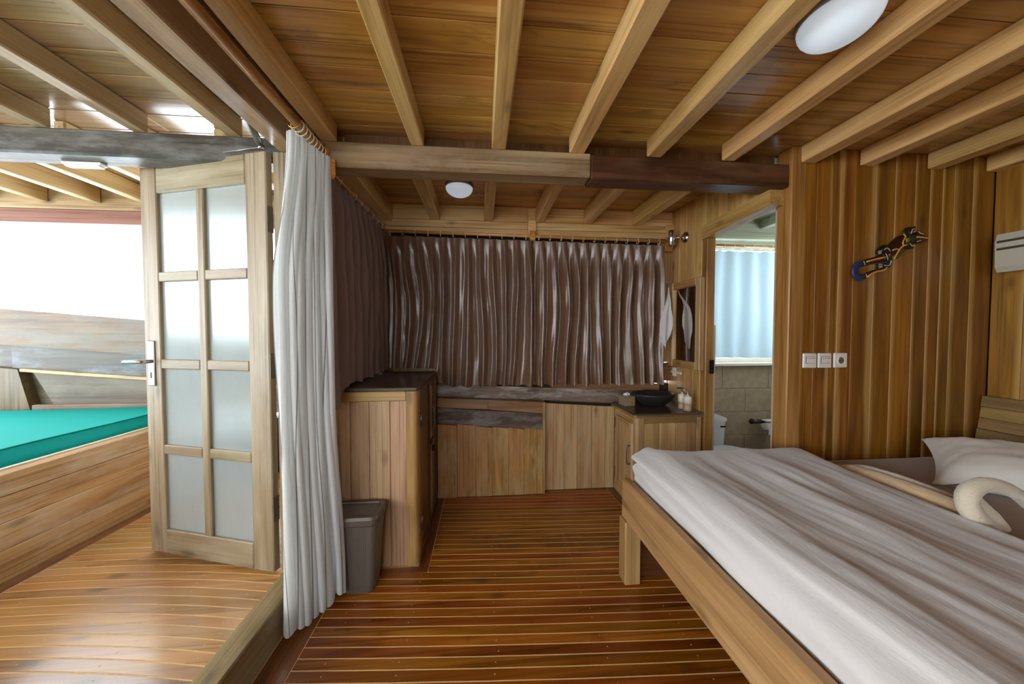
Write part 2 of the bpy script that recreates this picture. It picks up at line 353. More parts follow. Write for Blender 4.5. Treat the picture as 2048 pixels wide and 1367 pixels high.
def smooth_path(pts, sub=6):
    P = [Vector(p) for p in pts]; out = []
    for i in range(len(P) - 1):
        p0, p1, p2, p3 = P[max(i - 1, 0)], P[i], P[i + 1], P[min(i + 2, len(P) - 1)]
        for k in range(sub):
            t = k / sub
            out.append(0.5 * ((2 * p1) + (p2 - p0) * t + (2 * p0 - 5 * p1 + 4 * p2 - p3) * t * t + (3 * p1 - p0 - 3 * p2 + p3) * t ** 3))
    out.append(P[-1]); return out
def lathe(name, prof, center, mat, parent=None, seg=24, axis='Z', local=False, sx=1.0, sy=1.0):
    vs_ = []; fs = []; n = len(prof)
    for r, h in prof:
        for k in range(seg):
            w = 2 * math.pi * k / seg
            q = (r * math.cos(w) * sx, r * math.sin(w) * sy, h)
            if axis == 'X': q = (h, q[0], q[1])
            if axis == 'Y': q = (q[0], h, q[1])
            vs_.append((center[0] + q[0], center[1] + q[1], center[2] + q[2]))
    for i in range(n - 1):
        for k in range(seg):
            fs.append((i * seg + k, i * seg + (k + 1) % seg, (i + 1) * seg + (k + 1) % seg, (i + 1) * seg + k))
    fs.append(tuple(range(seg - 1, -1, -1))); fs.append(tuple(range((n - 1) * seg, n * seg)))
    o = mesh(name, vs_, fs, mat, parent, True, local)
    bm = bmesh.new(); bm.from_mesh(o.data); bmesh.ops.recalc_face_normals(bm, faces=bm.faces); bm.to_mesh(o.data); bm.free()
    return o
RINGS = {}
def ring(name, center, R, r, mat, parent, normal='X'):
    key = (R, r, mat, normal)
    if key not in RINGS:
        vs_ = []; fs = []; A, B = 14, 6
        for i in range(A):
            w = 2 * math.pi * i / A
            for j in range(B):
                u = 2 * math.pi * j / B; rr = R + r * math.cos(u)
                p = (rr * math.cos(w), rr * math.sin(w), r * math.sin(u))
                vs_.append({'Z': p, 'X': (p[2], p[0], p[1]), 'Y': (p[0], p[2], p[1])}[normal])
        for i in range(A):
            for j in range(B):
                fs.append((i * B + j, ((i + 1) % A) * B + j, ((i + 1) % A) * B + (j + 1) % B, i * B + (j + 1) % B))
        me = bpy.data.meshes.new(name); me.from_pydata(vs_, [], fs)
        for p in me.polygons: p.use_smooth = True
        me.materials.append(M[mat]); RINGS[key] = me
    return link(name, RINGS[key], None, parent, center)
def grid(name, fn, nu, nv, mat, parent=None, smooth=True, uv=False):
    vs_ = []; fs = []; uvs = []
    for j in range(nv + 1):
        for i in range(nu + 1):
            vs_.append(fn(i / nu, j / nv)); uvs.append((i / nu, j / nv))
    for j in range(nv):
        for i in range(nu):
            a = j * (nu + 1) + i; fs.append((a, a + 1, a + nu + 2, a + nu + 1))
    return mesh(name, vs_, fs, mat, parent, smooth, uvs=uvs if uv else None)
def nz(x, y=0.0, z=0.0): return mnoise.noise(Vector((x, y, z)))
def sst(a, b, x):
    t = max(0.0, min(1.0, (x - a) / (b - a))); return t * t * (3 - 2 * t)

# ================================================================== SETTING
ZC = 2.31      # underside of the ceiling boards
ZB = 2.222     # underside of the beams
DK = 0.15      # deck level
# ---- cabin floor
floor = box('floor', -0.86, 2.97, -2.3, 2.74, -0.09, -0.0015, 'caulk', None, 0.0)
tag(floor, 'varnished brown plank floor with pale caulk lines inside the cabin', 'floor', kind='structure')
def bent(x, slope=-0.066, k=0.012): return slope * x + k * x * x
PLK = {}
def bent_plank(x0, x1, y, w, ztop, mat, parent, key, slope=-0.066, k=0.012, xr=0.0):
    if key not in PLK:
        n = 10; vs_ = []; fs = []
        for i in range(n + 1):
            x = x0 + (x1 - x0) * i / n; d = bent(x - xr, slope, k)
            vs_ += [(x, d, -0.018), (x, d + w, -0.018), (x, d + w, 0), (x, d, 0)]
        for i in range(n):
            a = i * 4
            for q in range(4): fs.append((a + q, a + (q + 1) % 4, a + 4 + (q + 1) % 4, a + 4 + q))
        fs.append((3, 2, 1, 0)); e = n * 4; fs.append((e, e + 1, e + 2, e + 3))
        me = bpy.data.meshes.new('plank'); me.from_pydata(vs_, [], fs)
        bm = bmesh.new(); bm.from_mesh(me); bmesh.ops.recalc_face_normals(bm, faces=bm.faces); bm.to_mesh(me); bm.free()
        me.materials.append(M[mat]); PLK[key] = me
    return link('plank', PLK[key], None, parent, (0, y, ztop))
PW = 0.0475; GAP = 0.0062
y = 1.732
while y > -0.35:
    bent_plank(-0.735, 2.93, y, PW - GAP, 0.0, 'floor', floor, 'A'); y -= PW
rest = box('plank', -0.735, 2.93, -2.28, -0.33, -0.018, 0.0, 'floor', floor, 0.0); rest['kind'] = 'stuff'
y = 1.732 + PW
while y < 2.70:
    if y < 2.20: bent_plank(-0.296, 1.60, y, PW - GAP, 0.0, 'floor', floor, 'B')
    else: bent_plank(-0.296, 1.03, y, PW - GAP, 0.0, 'floor', floor, 'C')
    y += PW
box('border_strip', -0.852, -0.739, -2.28, 1.795, -0.018, 0.0015, 'floory', floor, 0.001)
prism('border_strip', [(-0.80, 1.798), (-0.302, 1.798), (-0.35, 1.842), (-0.80, 1.842)], 'Z', -0.018, 0.0025, 'floory', floor)
prism('border_strip', [(-0.356, 1.842), (-0.300, 1.798), (-0.300, 2.66), (-0.356, 2.66)], 'Z', -0.018, 0.003, 'floory', floor)
box('border_strip', 1.034, 1.09, 2.24, 2.66, -0.018, 0.002, 'floory', floor, 0.001)
# nail heads on the planks, too small to pick apart
vs_, fs_ = [], []
def add_disc(x, y, z, r):
    b = len(vs_)
    for k in range(6):
        w = math.pi * k / 3; vs_.append((x + r * math.cos(w), y + r * math.sin(w), z))
    vs_.append((x, y, z + 0.0004))
    for k in range(6): fs_.append((b + k, b + (k + 1) % 6, b + 6))
yy = 1.732 + 9 * PW
while yy > 0.3:
    for xn in (-0.62, -0.33, 0.055, 0.50, 0.86, 1.30):
        if xn < -0.3 and yy > 1.75: continue
        if random.random() < 0.25: continue
        x = xn + random.uniform(-0.012, 0.012)
        add_disc(x, yy + bent(x) + PW * (0.35 + 0.25 * random.random()), 0.0006, 0.0030)
    yy -= PW
nl = mesh('nail_heads', vs_, fs_, 'nail', floor); nl['kind'] = 'stuff'

# ---- deck floor
deck = box('floor_deck', -4.15, -0.955, -2.3, 2.95, 0.02, DK - 0.0015, 'caulk', None, 0.0)
tag(deck, 'sunlit honey coloured plank deck with pale caulk lines beyond the sill', 'floor', kind='structure')
y = 2.80
while y > -0.4:
    bent_plank(-2.11, -0.957, y, PW - GAP, DK, 'deck', deck, 'D', slope=-0.09, k=-0.09, xr=-1.5); y -= PW
rest = box('plank', -2.11, -0.957, -2.28, -0.40, DK - 0.018, DK, 'deck', deck, 0.0); rest['kind'] = 'stuff'
box('border_strip', -2.18, -2.114, -0.4, 2.8, DK - 0.018, DK + 0.0015, 'floory', deck, 0.001)
vs_, fs_ = [], []
yy = 2.80
while yy > 0.4:
    for xn in (-1.95, -1.62, -1.30, -1.02):
        if random.random() < 0.3: continue
        x = xn + random.uniform(-0.02, 0.02)
        add_disc(x, yy + bent(x + 1.5, -0.09, -0.09) + PW * 0.45, DK + 0.0006, 0.0030)
    yy -= PW
nl = mesh('nail_heads', vs_, fs_, 'nail', deck); nl['kind'] = 'stuff'
sill = box('trim_1', -0.955, -0.856, -1.9, 1.70, -0.05, DK + 0.008, 'sill', None, 0.006)
tag(sill, 'worn timber door sill between the deck and the lower cabin floor', 'sill', kind='structure')

# ---- ceiling: boards across, beams fore and aft
ceil = box('ceiling', -4.25, 3.0, -2.4, 2.98, ZC + 0.021, ZC + 0.06, 'roofblack', None, 0.0)
tag(ceil, 'low timber ceiling of brown boards over pale closely spaced beams', 'ceiling', kind='structure')
y = 2.96; row = 0
widths = [0.115, 0.13, 0.12, 0.105, 0.125, 0.15, 0.13, 0.12, 0.11, 0.14]
while y > -2.35:
    w = widths[row % 10]
    cuts = {0: [-4.2, -1.57, -0.89, 0.49, 2.98], 1: [-4.2, -0.89, -0.315, 1.32, 2.98], 2: [-4.2, -1.163, -0.89, 0.905, 2.98]}[row % 3]
    if y < -0.4: cuts = [-4.2, -0.89, 2.98]
    for a, b in zip(cuts[:-1], cuts[1:]):
        box('board', a + 0.0008, b - 0.0008, y - w + 0.0014, y - 0.0014, ZC, ZC + 0.02, 'ceildeck' if b < -0.8 else 'ceil', ceil, 0.0018)
    y -= w; row += 1
def beam(cx, w, y0, y1, z0=ZB, mat='beam', parent=None):
    return box('beam', cx - w / 2, cx + w / 2, y0, y1, z0, ZC - 0.0005, mat, parent or ceil, 0.006)
for cx, w in ((-0.318, 0.066), (0.085, 0.074), (0.488, 0.082), (0.905, 0.082), (1.322, 0.076)): beam(cx, w, -2.3, 1.715)
for cx, w in ((1.772, 0.088), (2.13, 0.088), (2.553, 0.09), (2.93, 0.08)): beam(cx, w, -2.3, 1.697)
beam(-0.738, 0.076, -2.3, 1.715)
for cx in (-1.163, -1.572, -1.975, -2.38, -2.79, -3.2, -3.6): beam(cx, 0.066, -2.3, 1.715, mat='beamdeck')
for cx, w in ((-0.373, 0.078), (0.052, 0.070), (0.466, 0.062), (0.866, 0.064), (1.286, 0.082)): beam(cx, w, 1.80, 2.735, 2.19)
for cx in (-1.30, -1.66, -2.01, -2.35, -2.68, -3.01, -3.34, -3.68): beam(cx, 0.052, 1.80, 2.60, 2.20, 'deckbeam')

# ---- big cross beam
cb = empty('trim_2', (0, 1.75, 2.10), 'heavy weathered cross beam carrying the ceiling beams across cabin and deck', 'beam', kind='structure')
box('beam_segment', -4.2, -0.84, 1.70, 1.81, 2.105, 2.222, 'cross_grey', cb, 0.008)
box('beam_segment', -0.838, 0.56, 1.70, 1.81, 2.10, 2.222, 'cross_mid', cb, 0.006)
box('beam_segment', 0.562, 1.673, 1.70, 1.81, 2.092, 2.215, 'cross_dark', cb, 0.006)

box('gap_shade_board', -0.70, 1.67, 1.795, 1.808, 2.2225, ZC - 0.001, 'warddoor', cb, 0.001)  # added dark board hides beam ends and stands in for the shadow here
# ---- door header beam along the partition
hd = box('trim_3', -0.935, -0.845, -2.3, 1.69, 2.132, ZC - 0.001, 'beamdeck', None, 0.006)
tag(hd, 'pale glossy header beam above the doorway beside the curtain rod', 'beam', kind='structure')

# ---- partition between deck and cabin
wl = box('wall_left', -0.925, -0.835, 1.70, 2.74, -0.05, ZC, 'wallzy', None, 0.0)
tag(wl, 'plank partition behind the dark side curtain and wardrobe', 'wall', kind='structure')
y = 1.70
while y < 2.70:
    box('plank', -0.836, -0.805, y + 0.001, y + 0.129, 0.004, ZC - 0.002, 'wallzy', wl, 0.003); y += 0.13
box('jamb', -0.96, -0.815, 1.645, 1.70, DK + 0.01, 2.131, 'door', wl, 0.004)
wl2 = box('wall_left_front', -0.935, -0.845, -2.3, -1.9, -0.05, 2.131, 'wallzy', None, 0.0)
tag(wl2, 'plank partition on the near side of the deck doorway', 'wall', kind='structure')
# top plate over the side curtain
tp = box('trim_4', -0.803, -0.70, 1.812, 2.735, 2.17, ZC - 0.001, 'beam', None, 0.005)
tag(tp, 'dark wood plate under the ceiling above the side curtain', 'beam', kind='structure')

# ---- lizard wall (right part of the far side)
lw = box('wall_right_back', 1.70, 2.97, 1.722, 1.80, -0.05, ZC, 'joint', None, 0.0)
tag(lw, 'warm brown vertical plank wall behind the bed', 'wall', kind='structure')
edges = [1.753, 1.839, 1.932, 1.981, 2.071, 2.20, 2.321, 2.45, 2.544, 2.625, 2.70, 2.823, 2.962]
for a, b in zip(edges[:-1], edges[1:]):
    box('plank', a + 0.0007, b - 0.0007, 1.70, 1.722, 0.004, ZC - 0.002, 'wallz', lw, 0.0018)
box('corner_post', 1.674, 1.752, 1.688, 1.778, 0.004, ZC - 0.002, 'postz', lw, 0.005)
# ---- right wall
wr = box('wall_right', 2.985, 3.05, -2.3, 1.80, -0.05, ZC, 'joint', None, 0.0)
wrb = empty('wall_right_bathroom', (3.0, 2.3, 0), 'pale bathroom side wall with an unseen opening added for daylight', 'wall', kind='structure')  # unseen side opening and pale panels, added to brighten the bathroom
box('panel', 2.985, 3.05, 1.80, 2.98, -0.05, 1.35, 'palepaint', wrb, 0.0)
box('panel', 2.985, 3.05, 1.80, 2.98, 2.0, ZC, 'palepaint', wrb, 0.0)
box('panel', 2.985, 3.05, 1.80, 1.92, 1.35, 2.0, 'palepaint', wrb, 0.0)
box('panel', 2.985, 3.05, 2.56, 2.98, 1.35, 2.0, 'palepaint', wrb, 0.0)
wlb = box('wall_bathroom_bounce', 1.70, 2.984, 1.801, 1.812, 0.004, 2.268, 'palepaint', None, 0.0)  # pale sheet out of view, added to bounce light into the bathroom
tag(wlb, 'unseen pale panel added inside the bathroom front wall to bounce light', 'wall', kind='structure')
tag(wr, 'brown plank side wall carrying the air conditioner', 'wall', kind='structure')
y = 1.697; 
while y > -2.2:
    box('plank', 2.962, 2.986, y - 0.118, y - 0.001, 0.004, ZC - 0.002, 'wallr', wr, 0.002); y -= 0.119
# ---- wall behind the camera, with an unseen window opening added for fill light
wf = empty('wall_front', (0.9, -2.35, 0), 'timber wall behind the viewpoint with one opening added for fill light', 'wall', kind='structure')
box('panel', -0.845, 2.98, -2.40, -2.32, -0.05, 0.80, 'wallz', wf, 0.0)
box('panel', -0.845, 2.98, -2.40, -2.32, 2.05, ZC, 'wallz', wf, 0.0)
box('panel', -0.845, -0.75, -2.40, -2.32, 0.80, 2.05, 'wallz', wf, 0.0)
box('panel', 0.10, 2.98, -2.40, -2.32, 0.80, 2.05, 'wallz', wf, 0.0)
wdf = box('wall_deck_front', -4.2, -0.935, -2.42, -2.34, 0.0, 0.90, 'hull_warm', None, 0.0)
tag(wdf, 'low bulwark on the far side of the deck behind the viewpoint', 'wall', kind='structure')
wds = box('wall_deck_side', -4.26, -4.18, -2.4, 2.98, 0.0, 0.60, 'hull_warm', None, 0.0)
tag(wds, 'low bulwark at the open end of the deck', 'wall', kind='structure')

# ---- cabin hull side (far wall)
wb = box('wall_back', -0.93, 1.62, 2.735, 2.83, -0.05, 0.86, 'joint', None, 0.0)
tag(wb, 'far hull side of old mixed timbers below the brown curtains', 'wall', kind='structure')
# low panel standing proud
pe = [-0.352, -0.20, -0.054, 0.076, 0.203, 0.327, 0.478]
tops = [0.585, 0.580, 0.562, 0.553, 0.545, 0.537]
box('panel_core', -0.352, 0.478, 2.622, 2.735, 0.004, 0.52, 'joint', wb, 0.0)
for i, (a, b) in enumerate(zip(pe[:-1], pe[1:])):
    prism('board', [(a + 0.0018, 0.004), (b - 0.0018, 0.004), (b - 0.001, tops[i] - 0.015), (a + 0.001, tops[i])], 'Y', 2.600 + 0.004 * (i % 2), 2.621, 'panel', wb)
prism('timber', [(-0.352, 0.588), (0.478, 0.520), (0.478, 0.650), (-0.352, 0.712)], 'Y', 2.606, 2.735, 'waledark', wb)
prism('timber', [(-0.352, 0.714), (0.04, 0.690), (0.04, 0.765), (-0.352, 0.786)], 'Y', 2.612, 2.735, 'walewarm', wb)
prism('timber', [(0.042, 0.690), (0.478, 0.652), (0.478, 0.738), (0.042, 0.766)], 'Y', 2.610, 2.735, 'walewarm', wb)
box('panel_stile', 0.478, 0.496, 2.596, 2.735, 0.004, 0.742, 'panel', wb, 0.002)
# second, recessed panel
pe2 = [0.497, 0.575, 0.666, 0.775, 0.898, 1.013, 1.09]
for a, b in zip(pe2[:-1], pe2[1:]):
    prism('board', [(a + 0.0018, 0.004), (b - 0.0018, 0.004), (b - 0.001, 0.722 - 0.07 * (b - 0.5)), (a + 0.001, 0.722 - 0.07 * (a - 0.5))], 'Y', 2.66, 2.682, 'panel2', wb)
# long wale under the curtains
prism('wale', [(-0.80, 0.80), (-0.352, 0.788), (0.49, 0.742), (1.60, 0.675), (1.60, 0.792), (0.49, 0.845), (-0.352, 0.885), (-0.80, 0.90)], 'Y', 2.685, 2.735, 'wale', wb)
prism('timber', [(0.56, 0.838), (1.50, 0.800), (1.50, 0.862), (0.56, 0.892)], 'Y', 2.700, 2.735, 'walewarm', wb)
box('timber', 1.40, 1.60, 2.702, 2.735, 0.885, 1.04, 'walewarm', wb, 0.003)
# upper far wall: plates, posts, window behind the curtains
wbu = empty('wall_back_upper', (0.4, 2.76, 0.86), 'upper far wall framing with pale plates between ceiling beams', 'wall', kind='structure')
box('plate', -0.80, 1.60, 2.745, 2.82, 2.03, ZC, 'joint', wbu, 0.0)
for a, b in ((-0.70, -0.412), (-0.334, 0.017), (0.087, 0.366), (0.366, 0.434), (0.497, 0.834), (0.898, 1.245), (1.327, 1.60)):
    box('frieze_board', a, b, 2.70, 2.745, 2.19, ZC - 0.002, 'beamx', wbu, 0.003)
for a, b in ((-0.80, 0.366), (0.366, 1.60)):
    box('frieze_board', a, b, 2.70, 2.745, 2.132, 2.1885, 'beamx', wbu, 0.003)
box('ledge', -0.80, 1.55, 2.70, 2.745, 2.085, 2.130, 'beamx', wbu, 0.003)
box('cleat', 0.366, 0.434, 2.672, 2.70, 2.055, 2.20, 'beamx', wbu, 0.003)
box('cleat', 1.535, 1.60, 2.68, 2.70, 1.98, 2.20, 'beamx', wbu, 0.003)
box('corner_board', -0.80, -0.72, 2.715, 2.745, 0.90, 2.085, 'wallzy', wbu, 0.003)
box('corner_board', 1.49, 1.60, 2.742, 2.80, 1.04, 2.085, 'wallzy', wbu, 0.003)
w1 = empty('window_1', (0.3, 2.78, 0.87), 'wide cabin window opening hidden behind the brown curtains', 'window', kind='structure')
box('window_frame', -0.80, -0.62, 2.755, 2.81, 0.86, 2.03, 'wallzy', w1, 0.003)
box('window_frame', 0.36, 0.46, 2.755, 2.81, 0.86, 2.03, 'wallzy', w1, 0.003)
box('window_light_block', -0.62, 0.36, 2.765, 2.80, 0.86, 2.03, 'wallzy', w1, 0.003)  # unseen boards behind the curtains, added to block daylight from the opening
box('window_light_block', 0.46, 1.478, 2.765, 2.80, 0.86, 2.03, 'wallzy', w1, 0.003)

# ---- side wall with the bathroom doorway (plane x = 1.6)
ws = box('wall_side', 1.62, 1.66, 2.262, 2.80, -0.05, ZC, 'joint', None, 0.0)
tag(ws, 'plank wall between cabin and bathroom carrying the mirror', 'wall', kind='structure')
y = 2.315; k = 0
while y < 2.74:
    w = (0.085, 0.105, 0.095, 0.11, 0.1)[k % 5]; y2 = min(y + w, 2.745)
    box('plank', 1.60, 1.622, y + 0.0007, y2 - 0.0007, 0.004, ZC - 0.002, 'wallzy', ws, 0.0018); y = y2; k += 1
box('jamb', 1.598, 1.662, 2.256, 2.313, 0.004, 1.972, 'postz', ws, 0.004)
def lz(yy): return 1.974 + (2.257 - yy) * 0.062
prism('lintel', [(1.735, lz(1.735)), (2.313, lz(2.313)), (2.313, lz(2.313) + 0.095), (1.812, lz(1.812) + 0.095), (1.812, 2.091), (1.735, 2.091)], 'X', 1.592, 1.672, 'posty', ws)
y = 1.814
while y < 2.31:
    y2 = min(y + 0.085, 2.313)
    prism('plank', [(y + 0.0007, lz(y) + 0.096), (y2 - 0.0007, lz(y2) + 0.096), (y2 - 0.0007, ZC - 0.002), (y + 0.0007, ZC - 0.002)], 'X', 1.60, 1.64, 'wallzy', ws)
    y = y2

# ---- bathroom beyond
bw = empty('wall_bathroom', (2.2, 2.80, 0), 'stone tiled bathroom wall under the bright curtained window', 'wall', kind='structure')
box('grout_bed', 1.66, 2.985, 2.765, 2.86, -0.05, 1.00, 'grout', bw, 0.0)
for r in range(5):
    z1 = 1.005 - 0.207 * r; x = 1.67 - 0.22 * (r % 2)
    while x < 2.97:
        x0, x1 = max(x, 1.664), min(x + 0.44, 2.98)
        if x1 - x0 > 0.02: box('tile', x0 + 0.0015, x1 - 0.0015, 2.750, 2.768, max(z1 - 0.204, 0.0), z1, 'tile', bw, 0.002)
        x += 0.44
box('side_panel', 1.66, 1.72, 2.77, 2.86, 1.0, ZC, 'palepaint', bw, 0.0)
box('side_panel', 2.80, 2.985, 2.77, 2.86, 1.0, ZC, 'palepaint', bw, 0.0)
box('head_panel', 1.72, 2.80, 2.77, 2.86, 2.02, ZC, 'bathceil', bw, 0.0)
bs = box('trim_5', 1.70, 2.82, 2.70, 2.80, 1.006, 1.030, 'white', None, 0.003)
tag(bs, 'white window ledge on top of the bathroom tiles', 'ledge', kind='structure')
bs2 = box('trim_6', 1.70, 2.82, 2.765, 2.80, 1.030, 1.075, 'palepaint', None, 0.003)
tag(bs2, 'light wood lower window rail in the bathroom', 'rail', kind='structure')
bc = box('ceiling_bathroom', 1.662, 2.96, 1.80, 2.77, 2.27, 2.30, 'bathceil', None, 0.0)
tag(bc, 'grey green painted bathroom ceiling boards', 'ceiling', kind='structure')
for cx in (1.80, 2.10, 2.42, 2.75): box('beam', cx - 0.03, cx + 0.03, 1.80, 2.70, 2.19, 2.2695, 'bathceil', bc, 0.003)
box('plate', 1.662, 2.96, 2.70, 2.768, 2.10, 2.2695, 'bathceil', bc, 0.003)
bf = box('floor_bathroom', 1.662, 2.97, 1.80, 2.76, -0.05, 0.003, 'grout', None, 0.0)
tag(bf, 'dark bathroom floor', 'floor', kind='structure')

# ---- deck hull side: bulwark planks rising to the left
hb = box('wall_deck_back', -4.2, -0.93, 2.86, 2.95, 0.0, 0.60, 'joint', None, 0.0)
tag(hb, 'weathered bulwark of broad grey and tan planks behind the daybed', 'wall', kind='structure')
def sh(x): return 0.085 * (-2.57 - x)
def slant(name, z0, z1, y0, y1, mat, x0=-4.2, x1=-0.93, par=None):
    return prism(name, [(x0, z0 + sh(x0)), (x1, z0 + sh(x1)), (x1, z1 + sh(x1)), (x0, z1 + sh(x0))], 'Y', y0, y1, mat, par or hb)
slant('bulwark_plank', 1.122, 1.39, 2.80, 2.90, 'hull_warm')
slant('bulwark_plank', 0.952, 1.120, 2.815, 2.90, 'hull_grey', x0=-3.52)
slant('bulwark_plank', 0.952, 1.120, 2.835, 2.90, 'waledark', x1=-3.524)
slant('moulding', 0.930, 0.951, 2.795, 2.90, 'beamx', x0=-3.45)
prism('hull_panel', [(-3.26, 0.74), (-0.94, 0.74), (-0.94, 0.79), (-2.57, 0.929), (-3.40, 1.0)], 'Y', 2.825, 2.87, 'hull_panel', hb)
prism('hull_panel', [(-4.2, 0.58), (-3.0, 0.58), (-3.0, 0.98), (-4.2, 1.07)], 'Y', 2.872, 2.90, 'hull_panel', hb)
box('berth_board', -3.37, -0.94, 2.785, 2.83, 0.66, 0.752, 'hull_warm', hb, 0.004)
for x in (-3.47, -3.95):
    prism('rib', [(x - 0.10, 0.60), (x + 0.10, 0.60), (x + 0.0, 1.02), (x - 0.18, 1.04)], 'Y', 2.80, 2.872, 'rib', hb)
# roof edge on the deck side
rp = empty('trim_7', (-2.5, 2.65, 2.08), 'pale roof plate with dusky red fascia above the deck opening', 'fascia', kind='structure')
box('plate', -4.2, -0.93, 2.602, 2.66, 2.158, ZC - 0.001, 'deckplate', rp, 0.003)
box('fascia', -4.2, -0.93, 2.61, 2.655, 2.062, 2.157, 'redtrim', rp, 0.003)
box('post', -4.2, -4.10, 2.80, 2.90, 1.40, ZC, 'rib', rp, 0.004)

# ================================================================== DECK THINGS
# ---- glazed door
A = Vector((-0.986, 1.634, DK + 0.012)); B = Vector((-1.722, 1.86, DK + 0.012))
ang = math.atan2((B - A).y, (B - A).x); DWID = (Vector((B.x, B.y)) - Vector((A.x, A.y))).length
dr = empty('door_1', A, 'open light wood door with eight frosted glass panes and steel lever handle', 'door', kind='structure', rot=(0, 0, ang))
# local x runs hinge -> free edge; camera side is local +y
DH = 1.965; T0, T1 = -0.036, 0.0
def db(name, x0, x1, z0, z1, mat, t0=T0, t1=T1, bev=0.004, par=None): return box(name, x0, x1, t0, t1, z0, z1, mat, par or dr, bev, local=True)
ST = 0.105
db('stile', 0, ST + 0.012, 0, DH, 'door'); db('stile', DWID - ST, DWID, 0, DH, 'door')
xa, xb = ST + 0.013, DWID - ST - 0.001
db('rail', xa, xb, DH - 0.135, DH, 'doorx'); db('rail', xa, xb, 0.0, 0.125, 'doorx')
mx = (xa + xb) / 2; mw = 0.022
db('muntin', mx - mw, mx + mw, 0.126, DH - 0.136, 'door')
zlo, zhi = 0.126, DH - 0.136; bars = 3; bh = 0.048
ph = (zhi - zlo - bars * bh) / 4
for r in range(4):
    z0 = zlo + r * (ph + bh)
    for (p0, p1) in ((xa, mx - mw - 0.001), (mx + mw + 0.001, xb)):
        db('pane', p0 - 0.006, p1 + 0.006, z0 - 0.006, z0 + ph + 0.006, 'frost', -0.022, -0.016, 0.0)
        if r < 3: db('glazing_bar', p0, p1, z0 + ph, z0 + ph + bh, 'doorx')
hx = DWID - 0.05; hz = 0.98
lp = db('handle_plate', hx - 0.022, hx + 0.022, hz - 0.115, hz + 0.115, 'steel', 0.001, 0.008, 0.004)
lp['label'] = 'brushed steel handle plate'
def ltube(name, pts, r, mat, seg=10): return tube(name, pts, r, mat, dr, seg, local=True)
ltube('handle_lever', smooth_path([(hx, 0.004, hz + 0.01), (hx, 0.045, hz + 0.01), (hx + 0.03, 0.055, hz + 0.01), (hx + 0.10, 0.055, hz + 0.008)], 5), 0.009, 'chrome')
ltube('handle_lever', smooth_path([(hx, -0.037, hz + 0.01), (hx, -0.075, hz + 0.01), (hx + 0.03, -0.085, hz + 0.01), (hx + 0.10, -0.085, hz + 0.008)], 5), 0.009, 'chrome')
db('keyhole', hx - 0.005, hx + 0.005, hz - 0.075, hz - 0.045, 'darkmetal', 0.0075, 0.0088, 0.002)
for zz in (1.66, 0.98, 0.30):
    box('hinge', -0.0035, -0.0005, -0.034, -0.002, zz - 0.06, zz + 0.06, 'hinge', dr, 0.001, local=True)
# door closer
dc = empty('door_closer', (-0.99, 1.66, 2.12), 'folding steel door closer arm from header beam to door top', 'door closer')
tube('arm', [(-0.952, 1.46, 2.18), (-0.975, 1.55, 2.155), (-0.995, 1.625, 2.134)], [0.012, 0.012, 0.011], 'steel', dc, 8, (1.3, 1, 0.4))
tube('arm', [(-0.995, 1.625, 2.130), (-1.07, 1.645, 2.131), (-1.19, 1.68, 2.132)], [0.012, 0.010, 0.006], 'steel', dc, 8, (1, 1, 0.4))
lathe('pivot', [(0.013, -0.006), (0.013, 0.008)], (-0.995, 1.625, 2.134), 'chrome', dc, 12)
box('bracket', -0.962, -0.936, 1.43, 1.49, 2.17, 2.19, 'steel', dc, 0.002)
# small fitting under the grey beam
lf = empty('deck_light', (-1.85, 1.80, 2.09), 'slim white light fitting under the grey cross beam', 'light fitting')
box('housing', -1.97, -1.80, 1.765, 1.80, 2.092, 2.1045, 'white', lf, 0.003)
box('diffuser', -1.96, -1.81, 1.768, 1.797, 2.084, 2.0915, 'domeglass', lf, 0.002)

# ---- daybed with turquoise mattress
dbd = empty('daybed', (-3.0, 1.9, DK), 'built in wooden daybed base with a worn plank front', 'daybed')
for i, (z0, z1) in enumerate(((DK + 0.003, 0.30), (0.302, 0.425), (0.427, 0.548))):
    box('front_board', -2.215, -2.182, 0.6, 2.78, z0, z1, 'daybed', dbd, 0.002)
box('top_rail', -2.245, -2.176, 0.6, 2.78, 0.550, 0.655, 'daybed', dbd, 0.005)
box('base', -4.15, -2.216, 0.6, 2.78, DK + 0.003, 0.548, 'joint', dbd, 0.0)
tube('edge_piping', [(-2.240, 0.62, 0.660), (-2.240, 1.6, 0.660), (-2.240, 2.76, 0.660)], 0.006, 'whitering', dbd, 6)
def fm(u, v):
    x = -4.12 + u * 1.842; yy = 0.62 + v * 2.14
    ed = min(1.0, (1 - u) * 14); e2 = min(1.0, u * 14); e3 = min(1, v * 14, (1 - v) * 14)
    z = 0.732 + 0.012 * nz(x * 1.3, yy * 1.3)
    if u > 0.985: z -= 0.10 * (u - 0.985) / 0.015
    if u < 0.015: z -= 0.10 * (0.015 - u) / 0.015
    if v < 0.015: z -= 0.10 * (0.015 - v) / 0.015
    if v > 0.985: z -= 0.06 * (v - 0.985) / 0.015
    if u > 0.985: x += -0.012 + 0.010 * math.sin((u - 0.985) / 0.015 * math.pi) + 0.006 * nz(yy * 4, u * 60)
    return (x, yy, z)
mt = empty('daybed_mattress', (-3.2, 1.7, 0.56), 'thin turquoise mattress lying on the deck daybed', 'mattress')
vs2 = [0, 0.004, 0.008, 0.012, 0.016, 0.02] + [0.02 + 0.96 * i / 40 for i in range(1, 41)] + [0.984, 0.988, 0.992, 0.996, 1.0]
vv = []; ff = []; n1 = len(vs2)
for b_ in vs2:
    for a_ in vs2: vv.append(fm(a_, b_))
for j in range(n1 - 1):
    for i in range(n1 - 1): a_ = j * n1 + i; ff.append((a_, a_ + 1, a_ + n1 + 1, a_ + n1))
mesh('cover', vv, ff, 'teal', mt, True)
